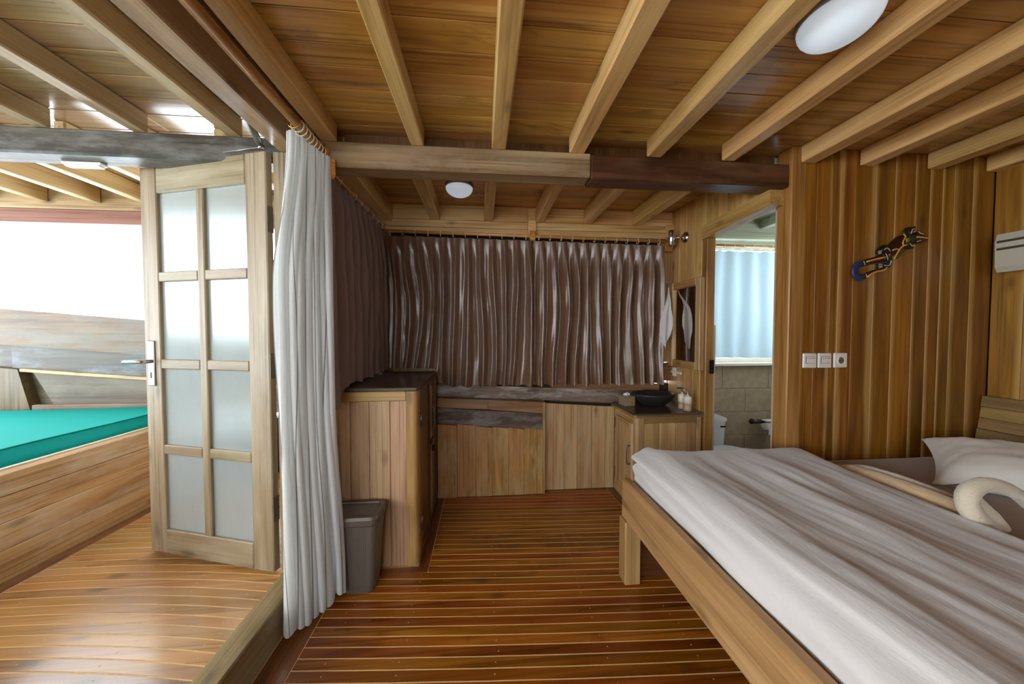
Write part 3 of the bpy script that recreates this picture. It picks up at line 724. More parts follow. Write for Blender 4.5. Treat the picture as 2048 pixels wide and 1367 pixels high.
box('core', -4.10, -2.30, 0.64, 2.74, 0.552, 0.70, 'teal', mt, 0.02)
tube('seam', [fm(0.985, i / 30) for i in range(31)], 0.0035, 'teal', mt, 6)

# ================================================================== CURTAINS
# ---- voile curtain at the doorway
rod = empty('curtain_rod', (-0.765, 0.5, 2.165), 'long round wooden rod under the ceiling carrying the white curtain', 'curtain rod')
tube('rod', [(-0.765, -1.2, 2.165), (-0.765, 0.3, 2.165), (-0.765, 1.69, 2.165)], 0.019, 'rodwood', rod, 16)
lathe('end_socket', [(0.036, -0.012), (0.036, 0.0), (0.030, 0.004)], (-0.765, 1.697, 2.165), 'rodwood', rod, 20, axis='Y')
box('rod_block', -0.83, -0.70, 1.672, 1.699, 2.03, 2.13, 'rodwood', rod, 0.01)
vc = empty('white_curtain', (-0.76, 1.55, 0.03), 'sheer white curtain with thin grey stripes gathered at the doorway', 'curtain')
def fv(u, v):
    # u across the gathered cloth, v from top to bottom
    z = 2.128 - v * 2.092 - 0.006 * abs(math.sin(u * 28))
    m1 = sst(0.0, 0.30, v); m2 = sst(0.55, 1.0, v)
    ax, ay = -0.792 - 0.066 * m1 + 0.028 * m2, 1.455 + 0.012 * m1 - 0.030 * m2
    bx_, by_ = -0.728 + 0.034 * m1 + 0.018 * m2, 1.672 - 0.062 * m1 + 0.045 * m2
    x = ax + (bx_ - ax) * u; yy = ay + (by_ - ay) * u
    w = 0.36 * nz(u * 4.0, v * 1.3, 2.0) * 2 + 0.18 * nz(u * 9, v * 2.6)
    ph = 2 * math.pi * (8.0 * u + w * (0.4 + 0.6 * m1))
    sn = math.sin(ph); amp = (0.024 + 0.014 * m1) * (0.8 + 0.6 * nz(u * 7, v * 1.7, 6.0))
    g = amp * math.copysign(abs(sn) ** 0.8, sn) + 0.007 * nz(u * 20, v * 5, 4)
    x += -0.45 * g + 0.010 * math.cos(ph); yy += 0.89 * g + 0.006 * math.cos(ph)
    if v > 0.9: z += 0.018 * nz(u * 5, 7.7) - 0.012 * math.sin(u * 5.2)
    if z < 0.19: x = max(x, -0.845)
    return (x, yy, z)
grid('fabric', fv, 170, 60, 'sheer', vc, uv=True)
for i in range(9):
    yy = 1.455 + i * 0.028
    ring('curtain_ring', (-0.765, yy, 2.158), 0.026, 0.0026, 'brass' if i == 0 else 'whitering', vc, 'Y')

# ---- brown curtains
def pleats(u, v, k, seed, amp):
    p = k * u
    w = 0.34 * sst(0.05, 0.5, v) * nz(u * 4.0, v * 1.2, seed) * 2 + 0.55 * nz(u * k * 0.42, v * 0.9, seed + 9) * sst(0.0, 0.35, v)
    s = math.sin(2 * math.pi * (p + w))
    c2 = math.sin(4 * math.pi * (p + w) + 1.0 + seed)
    top = 1 - sst(0.0, 0.14, v)
    a = amp * (0.75 + 0.5 * nz(u * k * 0.9, v * 1.5, seed + 3)) * (0.55 + 0.45 * sst(0.0, 0.25, v))
    sharp = math.copysign(abs(s) ** 0.75, s)
    g = a * (sharp + 0.25 * c2 * (1 - top))
    pin = -0.55 * amp * top * (abs(math.sin(math.pi * p)) ** 0.4 - 0.6)
    return g * (1 - 0.6 * top) + pin + 0.010 * nz(u * k * 2, v * 6, seed + 5) * sst(0.03, 0.2, v)
crod = empty('window_curtain_rod', (0.4, 2.662, 2.06), 'slim wooden rod along the far wall carrying the brown curtains', 'curtain rod')
def rodz(x): return 2.078 - 0.012 * (x + 0.75)
tube('rod', [(-0.77, 2.655, rodz(-0.77)), (0.4, 2.655, rodz(0.4)), (1.54, 2.655, rodz(1.54))], 0.013, 'rodwoodx', crod, 12)
box('bracket', 0.378, 0.422, 2.636, 2.672, 2.025, 2.105, 'rodwoodx', crod, 0.006)
prism('bracket', [(2.63, 2.08), (2.68, 2.09), (2.68, 1.98), (2.65, 1.97), (2.63, 2.0)], 'X', 1.525, 1.565, 'rodwoodx', crod)
def back_curtain(name, x0, x1, label, seed, drape):
    c = empty(name, ((x0 + x1) / 2, 2.64, 0.9), label, 'curtain', 'brown satin curtains along the far wall')
    k = 12
    def f(u, v):
        x = x0 + (x1 - x0) * u
        zt = rodz(x) - 0.036 - 0.008 * abs(math.sin(math.pi * k * u))
        zb = 0.872 + 0.006 * math.sin(2 * math.pi * k * u) 
        yo = 0.0
        if drape: 
            w = 1 - sst(-0.40, -0.25, x)
            zb = zb * (1 - w) + 1.022 * w
            yo = -0.03 * w * v
        z = zt + (zb - zt) * v
        yy = 2.640 - 0.004 + pleats(u, v, k, seed, 0.037) + yo
        x += 0.012 * sst(0.1, 1, v) * nz(u * 7, v * 2, seed + 11)
        if drape and u < 0.12: yy += 0.03 * (0.12 - u) / 0.12
        return (x, min(yy, 2.69), z)
    grid('fabric', f, 300, 50, 'satin', c, uv=True)
    for i in range(12):
        u = (i + 0.5) / 12; x = x0 + (x1 - x0) * u
        ring('curtain_ring', (x, 2.655, rodz(x) - 0.008), 0.021, 0.0022, 'whitering', c, 'X')
    return c
back_curtain('window_curtain', -0.755, 0.395, 'brown satin curtain whose left end rests on the wardrobe top', 1.0, True)
back_curtain('window_curtain', 0.405, 1.500, 'brown satin curtain hanging beside the mirror and hand basin', 5.0, False)
sc_ = empty('side_curtain', (-0.75, 2.2, 1.0), 'dull dark brown curtain on the partition above the wardrobe', 'curtain')
def fs2(u, v):
    yy = 1.722 + 0.93 * u
    zt = 2.085 + 0.01 * u - 0.01 * abs(math.sin(math.pi * 9 * u))
    w = 1 - sst(1.80, 1.86, yy)
    zb = 1.012 * (1 - w) + 0.90 * w + 0.008 * math.sin(u * 30)
    z = zt + (zb - zt) * v
    x = -0.752 + pleats(u, v, 9, 21.0, 0.026) + 0.02 * v * (1 - w)
    return (max(x, -0.795), yy, z)
grid('fabric', fs2, 160, 36, 'satinback', sc_, uv=True)
srod = empty('side_curtain_rod', (-0.765, 2.2, 2.11), 'wooden rod on the partition carrying the dark side curtain', 'curtain rod')
tube('rod', [(-0.765, 1.72, 2.112), (-0.765, 2.2, 2.118), (-0.765, 2.66, 2.124)], 0.012, 'rodwood', srod, 10)
for i in range(9):
    yy = 1.722 + 0.93 * (i + 0.5) / 9
    ring('curtain_ring', (-0.765, yy, 2.108), 0.020, 0.0022, 'whitering', sc_, 'Y')

# ================================================================== CABIN FURNITURE
# ---- wardrobe on the left
wd = empty('wardrobe', (-0.58, 2.2, 0), 'low plank wardrobe with dark top behind the waste bin', 'wardrobe')
WX0, WX1, WY0, WY1, WH = -0.80, -0.356, 1.845, 2.596, 1.0
box('top', WX0, WX1, WY0, WY1, WH - 0.022, WH, 'topdark', wd, 0.005)
box('edge_rail', WX0, WX1 - 0.062, WY0 + 0.004, WY0 + 0.03, WH - 0.075, WH - 0.023, 'wardrail', wd, 0.003)
def rounded_post(name, x0, x1, y0, y1, z0, z1, mat, par, r=0.025):
    poly = [(x0, y0), (x1 - r, y0)] + [(x1 - r + r * math.sin(a), y0 + r - r * math.cos(a)) for a in [math.pi / 2 * i / 6 for i in range(1, 6)]] + [(x1, y0 + r), (x1, y1), (x0, y1)]
    return prism(name, poly, 'Z', z0, z1, mat, par)
rounded_post('post', WX1 - 0.060, WX1, WY0 + 0.001, WY0 + 0.075, 0.004, WH - 0.023, 'wardpost', wd)
box('post', WX1 - 0.05, WX1, WY1 - 0.06, WY1, 0.004, WH - 0.023, 'warddoor', wd, 0.003)
xs = [WX0, -0.715, -0.615, -0.505, WX1 - 0.061]
for a, b in zip(xs[:-1], xs[1:]): box('side_plank', a + 0.001, b - 0.001, WY0 + 0.009, WY0 + 0.028, 0.004, WH - 0.076, 'ward', wd, 0.002)
box('back_plank', WX0, WX1 - 0.05, WY1 - 0.02, WY1, 0.004, WH - 0.023, 'ward', wd, 0.002)
dy0, dy1 = WY0 + 0.078, WY1 - 0.063
dmid = dy0 + (dy1 - dy0) * 0.62
d1 = box('door', WX1 - 0.024, WX1 - 0.006, dy0, dmid, 0.03, WH - 0.045, 'warddoor', wd, 0.003)
box('door_moulding', WX1 - 0.006, WX1 + 0.004, dy0, dy0 + 0.045, 0.032, WH - 0.047, 'warddoor', d1, 0.003)
box('door_moulding', WX1 - 0.006, WX1 + 0.004, dmid - 0.045, dmid, 0.032, WH - 0.047, 'warddoor', d1, 0.003)
d2 = box('door', WX1 - 0.024, WX1 - 0.006, dmid + 0.004, dy1, 0.03, WH - 0.045, 'warddoor', wd, 0.003)
box('door_edge', WX1 - 0.006, WX1 + 0.005, dmid + 0.004, dmid + 0.012, 0.05, WH - 0.06, 'palepaint', d2, 0.001)
box('toe_rail', WX1 - 0.02, WX1, dy0, dy1, 0.004, 0.028, 'warddoor', wd, 0.002)
box('head_rail', WX1 - 0.02, WX1, dy0, dy1, WH - 0.044, WH - 0.023, 'warddoor', wd, 0.002)
for zz in (0.80, 0.20):
    h = box('hinge', WX1 + 0.0005, WX1 + 0.004, dy0 - 0.012, dy0 + 0.016, zz - 0.04, zz + 0.04, 'steel', wd, 0.001)
    tube('hinge_pin', [(WX1 + 0.006, dy0 + 0.001, zz - 0.042), (WX1 + 0.006, dy0 + 0.001, zz + 0.042)], 0.004, 'steel', h, 8)
tube('pull_handle', smooth_path([(WX1 - 0.006, dmid + 0.03, 0.78), (WX1 + 0.02, dmid + 0.03, 0.77), (WX1 + 0.02, dmid + 0.03, 0.64), (WX1 - 0.006, dmid + 0.03, 0.63)], 4), 0.004, 'steel', wd, 8)
hp = box('hasp', WX1 + 0.004, WX1 + 0.010, dmid - 0.05, dmid + 0.05, 0.545, 0.575, 'darkmetal', wd, 0.002)
pk = empty('padlock', (WX1 + 0.022, dmid + 0.012, 0.50), 'small dark padlock hanging from the wardrobe hasp', 'padlock')
box('lock_body', WX1 + 0.011, WX1 + 0.029, dmid - 0.008, dmid + 0.030, 0.49, 0.525, 'darkmetal', pk, 0.004)
tube('shackle', smooth_path([(WX1 + 0.019, dmid - 0.001, 0.52), (WX1 + 0.019, dmid + 0.001, 0.555), (WX1 + 0.019, dmid + 0.011, 0.565), (WX1 + 0.019, dmid + 0.021, 0.555), (WX1 + 0.019, dmid + 0.023, 0.52)], 4), 0.003, 'steel', pk, 8)

# ---- waste bin
bn = empty('waste_bin', (-0.66, 1.74, 0), 'grey brown plastic lidded bin in front of the wardrobe', 'waste bin')
def rr(cx, cy, hx_, hy_, r, n=5):
    pts = []
    for qx, qy, a0 in ((1, 1, 0), (-1, 1, 90), (-1, -1, 180), (1, -1, 270)):
        for i in range(n + 1):
            a = math.radians(a0 + 90 * i / n)
            pts.append((cx + qx * (hx_ - r) + r * math.cos(a), cy + qy * (hy_ - r) + r * math.sin(a)))
    return pts
def loft(name, rings_, mat, par, ribs=0.0):
    vs_ = []; fs = []; n = len(rings_[0][0])
    for poly, z in rings_:
        for p in poly: vs_.append((p[0], p[1], z))
    for i in range(len(rings_) - 1):
        for k in range(n): fs.append((i * n + k, i * n + (k + 1) % n, (i + 1) * n + (k + 1) % n, (i + 1) * n + k))
    fs.append(tuple(range(n - 1, -1, -1))); fs.append(tuple(range((len(rings_) - 1) * n, len(rings_) * n)))
    o = mesh(name, vs_, fs, mat, par)
    return o
bx, by = -0.655, 1.735
loft('bin_body', [(rr(bx, by, 0.105, 0.058, 0.025), 0.003), (rr(bx, by, 0.110, 0.062, 0.028), 0.012), (rr(bx, by, 0.133, 0.085, 0.03), 0.352)], 'bin', bn)
ld = loft('lid', [(rr(bx, by, 0.139, 0.090, 0.035), 0.352), (rr(bx, by, 0.143, 0.094, 0.037), 0.360), (rr(bx, by, 0.143, 0.094, 0.037), 0.385), (rr(bx, by, 0.136, 0.087, 0.032), 0.398), (rr(bx, by, 0.118, 0.070, 0.022), 0.398), (rr(bx, by, 0.116, 0.068, 0.02), 0.392)], 'binlid', bn)
for i in range(9):
    yy = by - 0.06 + i * 0.015
    box('lid_rib', bx - 0.112, bx + 0.112, yy - 0.003, yy + 0.003, 0.390, 0.3945, 'binlid', ld, 0.001)
for i in range(19):
    t = (i + 0.5) / 19; x = bx - 0.082 + t * 0.164
    vsr = [(x - 0.0025, by - 0.0635, 0.02), (x + 0.0025, by - 0.0635, 0.02), (x + 0.0025, by - 0.0857, 0.345), (x - 0.0025, by - 0.0857, 0.345)]
    vsr += [(p[0], p[1] + 0.004, p[2]) for p in vsr]
    mesh('body_rib', vsr, [(0, 1, 2, 3), (0, 4, 5, 1), (1, 5, 6, 2), (2, 6, 7, 3), (3, 7, 4, 0)], 'bin', bn)

# ---- vanity cabinet
vn = empty('vanity_cabinet', (1.34, 2.45, 0), 'small wooden vanity cabinet with dark top under the stone basin', 'cabinet')
VX0, VX1, VY0, VY1, VH = 1.09, 1.585, 2.265, 2.655, 0.72
tp_ = rr((1.065 + 1.595) / 2, (2.242 + 2.682) / 2, 0.265, 0.22, 0.03)
loft('counter_top', [(tp_, VH - 0.026), (tp_, VH - 0.004), (rr(1.33, 2.462, 0.261, 0.216, 0.03), VH)], 'topdark', vn)
edge = [(p[0] + (p[0] - 1.33) * 0.012, p[1] + (p[1] - 2.462) * 0.012) for p in tp_]
loft('edge_moulding', [(edge, VH - 0.030), (edge, VH - 0.010)], 'vanitytop', vn)
def rounded_post_l(name, x0, x1, y0, y1, z0, z1, mat, par, r=0.022):
    poly = [(x1, y1), (x0, y1), (x0, y0 + r)] + [(x0 + r - r * math.cos(a), y0 + r - r * math.sin(a)) for a in [math.pi / 2 * i / 6 for i in range(1, 6)]] + [(x0 + r, y0), (x1, y0)]
    return prism(name, poly, 'Z', z0, z1, mat, par)
rounded_post_l('post', VX0, VX0 + 0.055, VY0, VY0 + 0.05, 0.004, VH - 0.031, 'vanity', vn)
box('post', VX1 - 0.035, VX1, VY0 + 0.002, VY0 + 0.03, 0.004, VH - 0.031, 'vanity', vn, 0.003)
box('post', VX0, VX0 + 0.03, VY1 - 0.035, VY1, 0.004, VH - 0.031, 'vanity', vn, 0.003)
box('front_rail', VX0 + 0.056, VX1 - 0.036, VY0 + 0.003, VY0 + 0.02, VH - 0.075, VH - 0.031, 'vanitytop', vn, 0.002)
fx = [VX0 + 0.056, VX0 + 0.056 + 0.125, VX0 + 0.056 + 0.25, VX1 - 0.036]
for a, b in zip(fx[:-1], fx[1:]): box('front_plank', a + 0.001, b - 0.001, VY0 + 0.009, VY0 + 0.022, 0.004, VH - 0.076, 'vanity', vn, 0.003)
box('side_rail', VX0 + 0.002, VX0 + 0.02, VY0 + 0.051, VY1 - 0.036, VH - 0.085, VH - 0.031, 'posty', vn, 0.002)
box('toe_rail', VX0 + 0.002, VX0 + 0.02, VY0 + 0.051, VY1 - 0.036, 0.004, 0.06, 'posty', vn, 0.002)
vd = box('door', VX0 + 0.004, VX0 + 0.02, VY0 + 0.06, VY1 - 0.037, 0.062, VH - 0.087, 'vanity', vn, 0.003)
y0_, y1_ = VY0 + 0.06, VY1 - 0.037
box('door_edge', VX0 - 0.004, VX0 + 0.004, VY0 + 0.052, VY0 + 0.058, 0.07, VH - 0.09, 'palepaint', vd, 0.001)
for a, b in ((y0_, y0_ + 0.045), (y1_ - 0.045, y1_)): box('door_stile', VX0 - 0.006, VX0 + 0.0035, a, b, 0.064, VH - 0.089, 'vanity', vd, 0.003)
for a, b in ((0.064, 0.115), (VH - 0.14, VH - 0.089)): box('door_rail', VX0 - 0.005, VX0 + 0.0035, y0_ + 0.046, y1_ - 0.046, a, b, 'posty', vd, 0.003)
tube('pull_handle', smooth_path([(VX0 - 0.006, y0_ + 0.022, 0.46), (VX0 - 0.030, y0_ + 0.022, 0.455), (VX0 - 0.030, y0_ + 0.022, 0.335), (VX0 - 0.006, y0_ + 0.022, 0.33)], 4), 0.005, 'steel', vn, 8)
for zz in (0.56, 0.15):
    box('hinge', VX0 - 0.004, VX0 - 0.0005, y1_ + 0.003, y1_ + 0.025, zz - 0.045, zz + 0.045, 'hinge', vn, 0.001)

# ---- things on the vanity
bsn = empty('stone_basin', (1.352, 2.52, VH), 'rough black stone wash basin standing on the vanity top', 'basin')
n_ = 40; prof = [(0.070, 0.001), (0.085, 0.004), (0.125, 0.040), (0.155, 0.085), (0.160, 0.096), (0.152, 0.101), (0.142, 0.094), (0.118, 0.055), (0.080, 0.028), (0.020, 0.022)]
bo = lathe('bowl', prof, (1.352, 2.52, VH), 'stone', bsn, n_, sx=1.04, sy=0.84)
for v in bo.data.vertices:
    d = nz(v.co.x * 18, v.co.y * 18, v.co.z * 18) * 0.004
    v.co.x += d; v.co.y += d; v.co.z += (0.004 * nz(v.co.x * 9, v.co.y * 9, 3) if v.co.z > 0.0 else 0)
lathe('drain', [(0.018, 0.0), (0.018, 0.003), (0.012, 0.004)], (1.352, 2.52, VH + 0.0225), 'chrome', bsn, 16)
tb = empty('tissue_box', (1.155, 2.555, VH), 'square olive tissue box with a white tissue beside the basin', 'tissue box')
tbo = loft('box_body', [([(1.108, 2.500), (1.196, 2.512), (1.184, 2.600), (1.096, 2.588)], VH + 0.001), ([(1.108, 2.500), (1.196, 2.512), (1.184, 2.600), (1.096, 2.588)], VH + 0.076)], 'tissuebox', tb)
box('snap', 1.168, 1.176, 2.5055, 2.5095, VH + 0.016, VH + 0.026, 'brass', tb, 0.001)
def ft(u, v):
    a = (u - 0.5) * 0.06
    return (1.142 + a + 0.008 * v * nz(u * 6, v * 3), 2.55 + 0.012 * math.sin(u * 9) * (1 - v * 0.5), VH + 0.074 + v * (0.03 * (1 - abs(u - 0.62) * 1.2)))
grid('tissue', ft, 14, 6, 'paper', tb)
def bottle(x, y, label, pump):
    t = empty('soap_dispenser', (x, y, VH), label, 'soap dispenser', 'dispensers on the vanity top')
    lathe('base_band', [(0.026, 0.001), (0.0285, 0.004), (0.0285, 0.052)], (x, y, VH), 'ceramic2', t, 22)
    lathe('bottle', [(0.0285, 0.0525), (0.0285, 0.098), (0.026, 0.106), (0.012, 0.110), (0.010, 0.116)], (x, y, VH), 'ceramic', t, 22)
    p = lathe('pump', [(0.011, 0.1165), (0.011, 0.128), (0.004, 0.130), (0.004, 0.150), (0.010, 0.151), (0.010, 0.157)], (x, y, VH), 'chrome', t, 14)
    tube('nozzle', [(x, y, VH + 0.154), (x - 0.022, y + 0.008, VH + 0.155), (x - 0.036, y + 0.013, VH + 0.150)], [0.006, 0.005, 0.004], 'darkmetal' if not pump else 'chrome', p, 8)
bottle(1.508, 2.318, 'nearer cream and taupe soap dispenser on the vanity top', True)
bottle(1.512, 2.392, 'rear cream and taupe soap dispenser next to the stone basin', False)

# ---- mirror, lamp, cloth, bracket on the side wall
mr = empty('wall_mirror', (1.585, 2.48, 1.0), 'wood framed mirror on the side wall above the basin', 'mirror')
MY0, MY1, MZ0, MZ1, FR = 2.275, 2.675, 1.02, 1.70, 0.055
box('frame_stile', 1.562, 1.599, MY0, MY0 + FR, MZ0, MZ1, 'vanity', mr, 0.004)
box('frame_stile', 1.562, 1.599, MY1 - FR, MY1, MZ0, MZ1, 'vanity', mr, 0.004)
box('frame_rail', 1.563, 1.599, MY0 + FR + 0.001, MY1 - FR - 0.001, MZ1 - FR, MZ1, 'posty', mr, 0.004)
box('frame_rail', 1.563, 1.599, MY0 + FR + 0.001, MY1 - FR - 0.001, MZ0, MZ0 + FR, 'posty', mr, 0.004)
box('mirror_glass', 1.580, 1.598, MY0 + FR, MY1 - FR, MZ0 + FR, MZ1 - FR, 'mirror', mr, 0.0)
wlamp = empty('wall_lamp', (1.59, 2.52, 2.04), 'small chrome swivel lamp high on the side wall by the curtain rod', 'wall lamp')
lathe('wall_plate', [(0.044, 0.0), (0.044, -0.008), (0.030, -0.022), (0.012, -0.026)], (1.599, 2.515, 2.045), 'chrome', wlamp, 24, axis='X')
tube('arm', [(1.575, 2.515, 2.045), (1.545, 2.535, 2.05), (1.525, 2.555, 2.052)], 0.006, 'chrome', wlamp, 10)
lathe('lamp_head', [(0.010, 0.062), (0.024, 0.060), (0.027, 0.050), (0.027, -0.056), (0.023, -0.060), (0.021, -0.052)], (1.512, 2.568, 2.052), 'chrome', wlamp, 20)
fc = empty('face_cloth', (1.54, 2.70, 1.16), 'thin white cloth hanging from the mirror corner by the curtain', 'cloth')
def ffc(u, v):
    w = 0.012 + 0.085 * sst(0.0, 0.75, v) - 0.03 * sst(0.8, 1.0, v)
    x = 1.542 - 0.052 * sst(0, 0.5, v) + (u - 0.5) * w * 1.05
    yy = 2.648 - 0.062 * sst(0, 0.4, v) + 0.010 * math.sin(u * 9 + v * 2) * (0.3 + v)
    z = 1.67 - 0.40 * v - 0.11 * v * (1 - abs(u - 0.35) * 1.8)
    return (x, yy, z)
grid('fabric', ffc, 24, 24, 'facecloth', fc)
lathe('hook', [(0.004, 0.0), (0.004, -0.05), (0.008, -0.052), (0.008, -0.058)], (1.5985, 2.685, 1.718), 'white', fc, 10, axis='X')
bk = empty('wall_hook', (1.59, 2.6, 0.95), 'small pale plastic hook bracket on the wall below the mirror', 'hook')
box('back_plate', 1.588, 1.599, 2.610, 2.655, 0.935, 1.005, 'white', bk, 0.002)
box('hook_arm', 1.575, 1.588, 2.520, 2.655, 0.962, 0.980, 'white', bk, 0.002)

# ---- bathroom things
brod = empty('bathroom_curtain_rod', (2.25, 2.72, 2.04), 'thin brown rod above the bathroom window', 'curtain rod')
tube('rod', [(1.70, 2.715, 2.050), (2.25, 2.715, 2.043), (2.90, 2.715, 2.036)], 0.012, 'rodwoodx', brod, 10)
bcu = empty('bathroom_curtain', (2.25, 2.72, 1.1), 'pale blue backlit curtain over the bathroom window', 'curtain')
def fbc(u, v):
    x = 1.70 + 1.10 * u; z = 2.012 - 0.010 * u - 0.93 * v - 0.012 * abs(math.sin(math.pi * 13 * u)) * (1 - v)
    return (x, 2.722 + 0.010 * math.sin(2 * math.pi * (6.5 * u + 0.2 * nz(u * 5, v))) + 0.006 * nz(u * 14, v * 2, 3), z)
grid('fabric', fbc, 90, 24, 'bathcurtain', bcu)
for i in range(13):
    x = 1.72 + 1.06 * i / 12
    ring('curtain_ring', (x, 2.715, 2.037), 0.020, 0.0022, 'whitering', bcu, 'X')
tl = empty('toilet', (1.83, 2.55, 0), 'white toilet partly seen through the bathroom doorway', 'toilet')
loft('cistern', [(rr(1.815, 2.60, 0.13, 0.10, 0.02), 0.30), (rr(1.815, 2.60, 0.138, 0.11, 0.02), 0.585)], 'toilet', tl)
loft('cistern_lid', [(rr(1.815, 2.60, 0.145, 0.118, 0.02), 0.586), (rr(1.815, 2.60, 0.145, 0.118, 0.02), 0.610)], 'toilet', tl)
lathe('bowl', [(0.11, 0.003), (0.12, 0.10), (0.16, 0.36), (0.165, 0.385), (0.13, 0.39)], (1.90, 2.36, 0.0), 'toilet', tl, 24)
box('flush_lever', 1.90, 1.945, 2.486, 2.494, 0.535, 0.548, 'darkmetal', tl, 0.002)
tph = empty('paper_holder', (2.45, 2.72, 0.50), 'dark metal toilet paper holder on the stone tiles', 'paper holder')
lathe('rosette', [(0.024, 0.0), (0.024, -0.012), (0.010, -0.016), (0.010, -0.05)], (2.39, 2.749, 0.505), 'darkmetal', tph, 14, axis='Y')
tube('arm', [(2.39, 2.70, 0.505), (2.46, 2.70, 0.507), (2.60, 2.70, 0.507)], 0.008, 'darkmetal', tph, 8)
box('cover_flap', 2.44, 2.60, 2.655, 2.745, 0.515, 0.520, 'darkmetal', tph, 0.001)
tpr = empty('toilet_roll', (2.52, 2.70, 0.45), 'white toilet paper roll in the dark holder', 'toilet paper')
lathe('roll', [(0.018, -0.05), (0.046, -0.05), (0.046, 0.05), (0.018, 0.05)], (2.52, 2.70, 0.487), 'paper', tpr, 20, axis='X')
box('loose_sheet', 2.475, 2.565, 2.652, 2.654, 0.41, 0.487, 'paper', tpr, 0.0)
pp = empty('half_door', (1.70, 2.26, 0), 'pale half height panel standing inside the bathroom doorway', 'panel')
box('board', 1.664, 1.721, 2.318, 2.345, 0.004, 1.352, 'palepaint', pp, 0.003)
box('hinge', 1.625, 1.661, 2.2505, 2.2555, 1.00, 1.10, 'darkmetal', pp, 0.001)

# ---- ornament, switches, air conditioner on the walls
def L(zx, zy, dy=0.0):
    px = zx / 8.533 + 1660; py = zy / 8.533 + 430
    return (2.047 + (px - 1702) * 0.00309, 1.688 - dy, 1.59 - (py - 560) * 0.00285)
S_ = 0.000347
lz_ = empty('lizard_ornament', (2.28, 1.695, 1.72), 'carved and painted lizard ornament with curled blue tail on the plank wall', 'wall ornament')
def ltb(name, pts, rad, mat, dy=0.0, sub=4, seg=10, fl=0.36):
    dy *= 0.56; fl = min(fl, 0.36)
    P = [L(a, b, dy) for a, b in pts]
    if not hasattr(rad, '__len__'): rad = [rad] * len(pts)
    Q = smooth_path(P, sub); Rr = []
    for i in range(len(pts) - 1):
        for k in range(sub): Rr.append((rad[i] + (rad[i + 1] - rad[i]) * k / sub) * S_)
    Rr.append(rad[-1] * S_)
    return tube(name, Q, Rr, mat, lz_, seg, (1, fl, 1))
ltb('tail', [(900, 735), (700, 785), (520, 830)], [62, 52, 46], 'liz_brown')
tb_ = ltb('tail_band', [(540, 825), (450, 865), (415, 950), (430, 1030), (490, 1075), (560, 1060)], [50, 55, 56, 54, 52, 44], 'liz_blue', 0.002)
for i in range(9):
    a = math.radians(75 + i * 24)
    cx_, cy_ = 505, 950
    p0 = (cx_ + 45 * math.cos(a), cy_ - 62 * math.sin(a)); p1 = (cx_ + 125 * math.cos(a + 0.25), cy_ - 150 * math.sin(a + 0.25) * 0.98)
    ltb('tail_ring', [p0, p1], [7, 7], 'liz_black', 0.014, 2, 6)
ltb('tail_tip', [(560, 1060), (640, 1010), (740, 965), (850, 935), (905, 885)], [40, 36, 30, 24, 8], 'liz_brown')
ltb('body', [(890, 730), (960, 690), (1050, 610), (1120, 540), (1190, 450), (1260, 410), (1330, 400)], [60, 90, 120, 130, 105, 72, 62], 'liz_brown', 0.0, 4, 14)
ltb('flank', [(1020, 740), (1110, 680), (1190, 590)], [20, 62, 24], 'liz_olive', 0.014)
for i in range(6):
    t = i / 5; ltb('flank_stripe', [(1040 + 140 * t, 700 - 110 * t), (1075 + 120 * t, 752 - 130 * t)], [6, 6], 'liz_black', 0.034, 2, 6)
ltb('rump', [(870, 740), (940, 720), (985, 680)], [40, 60, 46], 'liz_green', 0.016)
ltb('rump_spot', [(915, 700), (945, 690)], [24, 20], 'liz_red', 0.036, 2)
ltb('neck_patch', [(1215, 450), (1275, 430)], [36, 34], 'liz_olive', 0.030, 2)
ltb('neck', [(1290, 400), (1340, 400), (1380, 395)], [58, 70, 66], 'liz_green', 0.014)
ltb('head', [(1350, 395), (1420, 390), (1500, 392), (1580, 400), (1630, 405)], [64, 100, 84, 50, 12], 'liz_brown', 0.012)
ltb('eye', [(1440, 300), (1480, 325), (1525, 328)], [26, 34, 22], 'liz_black', 0.018, 3)
ltb('eye', [(1410, 470), (1450, 450), (1490, 440)], [26, 34, 20], 'liz_black', 0.018, 3)
ltb('leg', [(1310, 370), (1255, 310), (1290, 260), (1380, 240), (1420, 210)], [44, 50, 44, 36, 22], 'liz_black', 0.008)
ltb('leg', [(1300, 450), (1250, 520), (1310, 545), (1400, 540)], [40, 46, 40, 20], 'liz_black', 0.008)
ltb('leg', [(970, 640), (900, 570), (830, 605), (750, 650)], [48, 54, 46, 28], 'liz_black', 0.008)
ltb('leg', [(960, 780), (960, 850), (880, 870), (790, 870)], [48, 54, 46, 30], 'liz_black', 0.008)
for pts in ([(1160, 340), (1200, 385), (1165, 450), (1160, 510), (1180, 530)], [(1240, 510), (1150, 550), (1090, 620), (1015, 765)], [(980, 620), (1030, 595), (1090, 600)], [(1390, 385), (1490, 388), (1590, 400)], [(545, 815), (700, 770), (875, 730)], [(575, 1062), (650, 1005), (740, 970), (850, 948), (900, 900)]):
    ltb('yellow_stripe', pts, 14, 'liz_yellow', 0.034, 3, 6, 0.5)
for pts in ([(1300, 330), (1320, 260), (1390, 245)], [(1420, 295), (1470, 325), (1515, 328)], [(1280, 490), (1320, 535), (1375, 530)], [(1400, 465), (1475, 435)], [(845, 610), (900, 580), (950, 630)], [(850, 865), (940, 865), (970, 790)], [(740, 640), (800, 625)], [(745, 660), (805, 642)], [(750, 680), (800, 665)], [(755, 850), (820, 852)], [(755, 885), (820, 875)], [(760, 910), (820, 895)], [(870, 670), (905, 730), (910, 790)], [(500, 800), (525, 865)], [(545, 1015), (570, 1075)]):
    ltb('white_line', pts, 6, 'liz_white', 0.032, 3, 6, 0.5)

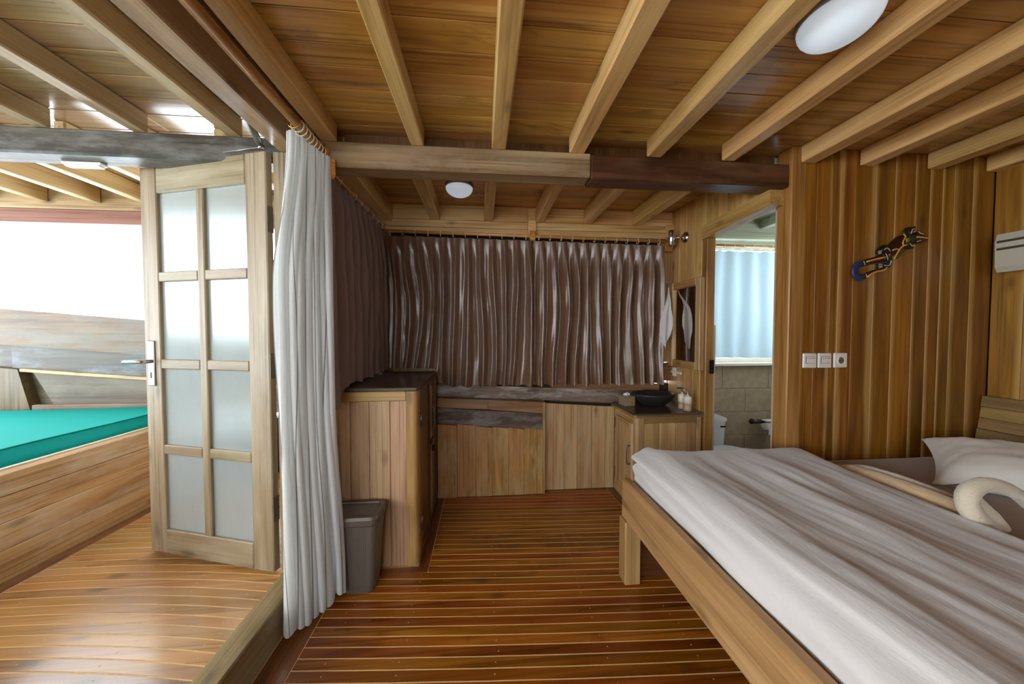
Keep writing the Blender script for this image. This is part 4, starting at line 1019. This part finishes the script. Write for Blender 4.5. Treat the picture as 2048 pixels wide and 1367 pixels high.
def plate(x0, label, kind):
    t = empty('wall_socket' if kind == 's' else 'light_switch', (x0 + 0.041, 1.698, 1.10), label, 'socket' if kind == 's' else 'switch', 'row of switch plates on the plank wall')
    box('cover_plate', x0, x0 + 0.082, 1.688, 1.6995, 1.101, 1.183, 'white', t, 0.004)
    cx = x0 + 0.041; cz = 1.142
    if kind == 's':
        lathe('socket_ring', [(0.024, 0.0), (0.024, -0.004), (0.020, -0.004), (0.019, -0.001)], (cx, 1.6878, cz), 'white', t, 24, axis='Y')
        lathe('socket_well', [(0.0185, 0.0), (0.0185, -0.0012)], (cx, 1.6878, cz), 'switchgap', t, 24, axis='Y')
        for d in (-0.009, 0.009): lathe('pin_hole', [(0.003, 0.0), (0.003, -0.0015)], (cx + d, 1.6864, cz), 'darkmetal', t, 8, axis='Y')
    else:
        box('rocker_gap', cx - 0.027, cx + 0.027, 1.6868, 1.688, cz - 0.016, cz + 0.024, 'switchgap', t, 0.0)
        box('rocker', cx - 0.025, cx + 0.025, 1.683, 1.6868, cz - 0.014, cz + 0.012, 'white', t, 0.002)
        box('name_strip', cx - 0.025, cx + 0.025, 1.685, 1.6868, cz + 0.014, cz + 0.022, 'white', t, 0.001)
plate(1.771, 'white rocker switch nearest the doorway post', 'r')
plate(1.862, 'white rocker switch in the middle of the three plates', 'r')
plate(1.958, 'white round power socket at the right of the switch row', 's')

ac = empty('air_conditioner', (2.88, 1.2, 1.63), 'white slotted air conditioner unit at the right edge of the room', 'air conditioner')
prism('casing', [(2.96, 1.64), (2.87, 1.632), (2.855, 1.66), (2.85, 1.80), (2.862, 1.842), (2.96, 1.85)], 'Y', 0.85, 1.626, 'acwhite', ac)
for z0, z1 in ((1.752, 1.764), (1.792, 1.804)):
    box('slot', 2.846, 2.853, 0.87, 1.618, z0, z1, 'acdark', ac, 0.001)

# ---- ceiling lamps
def dome_lamp(x, y, r, label):
    t = empty('ceiling_lamp', (x, y, ZC - 0.1), label, 'ceiling lamp', 'round opal ceiling lamps')
    lathe('lamp_base', [(r * 1.04, -0.001), (r * 1.04, -0.020), (r * 0.98, -0.024)], (x, y, ZC), 'lamprim', t, 32)
    prof = [(r * math.cos(a), -0.024 - 0.62 * r * math.sin(a)) for a in [math.pi / 2 * i / 9 for i in range(9)]] + [(0.006, -0.024 - 0.62 * r)]
    lathe('glass_dome', prof, (x, y, ZC), 'domelit', t, 32)
dome_lamp(1.125, 0.985, 0.105, 'large white dome lamp between ceiling beams above the bed')
dome_lamp(-0.156, 2.335, 0.092, 'small white dome lamp behind the cross beam above the wardrobe end')

# ================================================================== BED
bd = empty('bed', (1.8, 0.8, 0), 'wooden platform bed with a chunky foot rail', 'bed')
prism('foot_rail', [(0.735, 0.330), (0.785, 0.330), (0.785, 0.520), (0.775, 0.528), (0.745, 0.528), (0.735, 0.520)], 'Y', -0.2, 1.679, 'bedwood', bd)
box('inner_rail', 0.786, 0.812, -0.2, 1.679, 0.34, 0.512, 'bedwood', bd, 0.003)
box('leg', 0.722, 0.806, 1.605, 1.684, 0.003, 0.329, 'bedleg', bd, 0.005)
box('leg', 0.722, 0.806, -0.2, -0.12, 0.003, 0.329, 'bedleg', bd, 0.005)
box('base_panel', 0.815, 2.84, 1.655, 1.68, 0.003, 0.33, 'bedpanel', bd, 0.002)
box('slat_base', 0.814, 2.84, -0.2, 1.679, 0.34, 0.40, 'bedwood', bd, 0.003)
hbd = empty('headboard', (2.9, 0.8, 0.5), 'leaning slatted wood headboard behind the pillow', 'headboard')
for i in range(8):
    t0 = i / 8; t1 = (i + 1) / 8 - 0.006
    x0 = 2.85 + 0.075 * t0; x1 = 2.85 + 0.075 * t1; z0 = 0.42 + 0.51 * t0; z1 = 0.42 + 0.51 * t1
    d = -0.004 if i % 3 == 1 else 0.0
    def pr(x, z): return (x + d, z)
    prism('slat', [pr(x0, z0), pr(x0 + 0.022, z0), pr(x1 + 0.022, z1), pr(x1, z1)], 'Y', -0.2, 1.69, 'head', hbd)
ms = empty('bed_mattress', (1.8, 0.75, 0.40), 'thick mattress in a taupe fitted sheet on the bed', 'mattress')
def fms(u, v):
    x = 0.822 + 2.02 * u; yy = -0.18 + 1.86 * v
    e = min(u * 2.02, (1 - u) * 2.02, v * 1.86, (1 - v) * 1.86)
    z = 0.598 + 0.003 * nz(x * 5, yy * 5)
    if e < 0.05: z -= 0.05 * (1 - math.sqrt(max(0, 1 - (1 - e / 0.05) ** 2)))
    return (x, yy, z)
grid('fitted_sheet', fms, 90, 80, 'sheet', ms)
box('mattress_core', 0.824, 2.84, -0.178, 1.678, 0.402, 0.555, 'sheet', ms, 0.01)

dv = empty('duvet', (1.25, 0.7, 0.53), 'rumpled white duvet laid across the foot half of the bed', 'duvet')
def fdv(s, t):
    # s across (rail -> middle of bed), t along the bed towards the far wall
    yy = -0.16 + 1.83 * t
    far = sst(1.0, 1.62, yy); endr = sst(1.56, 1.67, yy)
    ztop = 0.672 + 0.028 * far
    right = 1.635 - 0.03 * far + 0.05 * sst(1.3, 1.66, yy)
    if s < 0.16:
        q = s / 0.16
        x = 0.800 + 0.028 * math.sin(q * math.pi) * -0.6 + 0.045 * sst(0.55, 1.0, q) + 0.012 * nz(yy * 3, q * 2)
        z = 0.512 + (ztop - 0.015 - 0.512) * q
        notch = sst(0.8, 1.5, yy)
        x += notch * (0.030 * math.exp(-((q - 0.60) / 0.07) ** 2) - 0.028 * math.exp(-((q - 0.80) / 0.13) ** 2) + 0.0)
    elif s < 0.22:
        q = (s - 0.16) / 0.06
        x = 0.845 + 0.055 * q + 0.012 * nz(yy * 3, 2); z = ztop - 0.015 + 0.015 * math.sin(q * math.pi / 2)
    elif s < 0.94:
        q = (s - 0.22) / 0.72
        x = 0.90 + (right - 0.90) * q; z = ztop - 0.008 * q
    else:
        q = (s - 0.94) / 0.06
        x = right + 0.03 * math.sin(q * math.pi / 2) - 0.012 * sst(0.6, 1, q); z = ztop - 0.008 - (ztop - 0.008 - 0.604) * (1 - math.cos(q * math.pi / 2))
    rid = sst(0.12, 0.30, s) * (1 - sst(0.90, 0.99, s)) * (1 - 0.72 * sst(1.25, 1.6, yy))
    wx = x + 0.10 * (yy - 0.8) * 0.6
    z += rid * (0.034 * nz(wx * 5.0, yy * 0.7, 1.3) + 0.016 * nz(wx * 11, yy * 1.5, 4.1) + 0.0035 * nz(wx * 34 + yy * 3, yy * 5.0, 7.7) + 0.014 * nz(wx * 3, yy * 3.2, 2.2))
    if s < 0.2: x += 0.010 * nz(yy * 1.5, z * 22, 3.0)
    if endr > 0: z -= endr * endr * 0.05 * sst(0.16, 0.3, s)
    return (x, min(yy, 1.674), max(z, 0.50))
grid('cover', fdv, 150, 150, 'duvet', dv)
tube('hem', [fdv(0.97, i / 60) for i in range(61)], 0.006, 'duvet', dv, 6)

pl = empty('pillow', (2.434, 1.235, 0.60), 'plump white pillow at the head of the bed', 'pillow')
def fpl(side):
    def f(u, v):
        a = u * 2 - 1; b = v * 2 - 1
        px = a * (0.31 - 0.028 * (1 - b * b)); py = b * (0.235 - 0.028 * (1 - a * a))
        prof_ = max(0.0, (1 - a ** 4) * (1 - b ** 4)) ** 0.6
        hgt = 0.092 * prof_
        w = 0.012 * nz(a * 3, b * 3, 2.0 + side) * prof_ + 0.010 * nz(a * 7 - b * 5, b * 2, 5) * max(0, -a) * prof_
        z = side * (hgt + w) + 0.003 * (1 if side > 0 else -1)
        an = math.radians(-52)
        X = 2.434 + px * math.cos(an) - py * math.sin(an); Y = 1.235 + px * math.sin(an) + py * math.cos(an)
        Z = 0.676 + z + 0.030 * b + 0.012 * a - 0.05 * max(0.0, -a) ** 4 * (0.35 - 0.65 * b)
        return (X, Y, max(Z, 0.605))
    return f
grid('pillow_case', fpl(1), 40, 32, 'pillow', pl)
grid('pillow_underside', fpl(-1), 40, 32, 'pillow', pl)

sw = empty('towel_swan', (1.72, 1.15, 0.61), 'cream towel rolled into a swan on the bed beside the pillow', 'towel')
def roll(name, pts, radii, mat, sub=6, seg=14, flat=(1, 1, 1)):
    Q = smooth_path(pts, sub); Rr = []
    for i in range(len(pts) - 1):
        for k in range(sub): Rr.append(radii[i] + (radii[i + 1] - radii[i]) * k / sub)
    Rr.append(radii[-1]); Rr = [r * (1 + 0.06 * nz(i * 0.7, r * 90)) for i, r in enumerate(Rr)]
    return tube(name, Q, Rr, mat, sw, seg, flat)
roll('body_roll', [(1.745, 1.50, 0.622), (1.735, 1.40, 0.640), (1.725, 1.25, 0.648), (1.720, 1.10, 0.648), (1.72, 0.98, 0.642)], [0.012, 0.034, 0.042, 0.044, 0.038], 'towelb')
roll('wing_roll', [(1.785, 1.48, 0.632), (1.775, 1.37, 0.656), (1.768, 1.22, 0.664), (1.770, 1.08, 0.656), (1.772, 1.02, 0.640)], [0.012, 0.026, 0.030, 0.026, 0.012], 'towelw')
roll('wing_roll', [(1.830, 1.42, 0.620), (1.818, 1.32, 0.630), (1.815, 1.18, 0.628), (1.82, 1.05, 0.618)], [0.010, 0.018, 0.018, 0.010], 'towelw')
roll('neck', [(1.715, 0.965, 0.625), (1.668, 0.968, 0.668), (1.640, 0.972, 0.715), (1.650, 0.975, 0.755), (1.700, 0.975, 0.778), (1.765, 0.97, 0.772), (1.825, 0.965, 0.742), (1.860, 0.96, 0.700)], [0.030, 0.029, 0.028, 0.027, 0.025, 0.023, 0.020, 0.012], 'towelw', 6, 16)
roll('neck_fold', [(1.768, 0.972, 0.622), (1.748, 0.985, 0.665), (1.708, 0.992, 0.712), (1.690, 0.99, 0.745)], [0.027, 0.025, 0.020, 0.012], 'towelw')
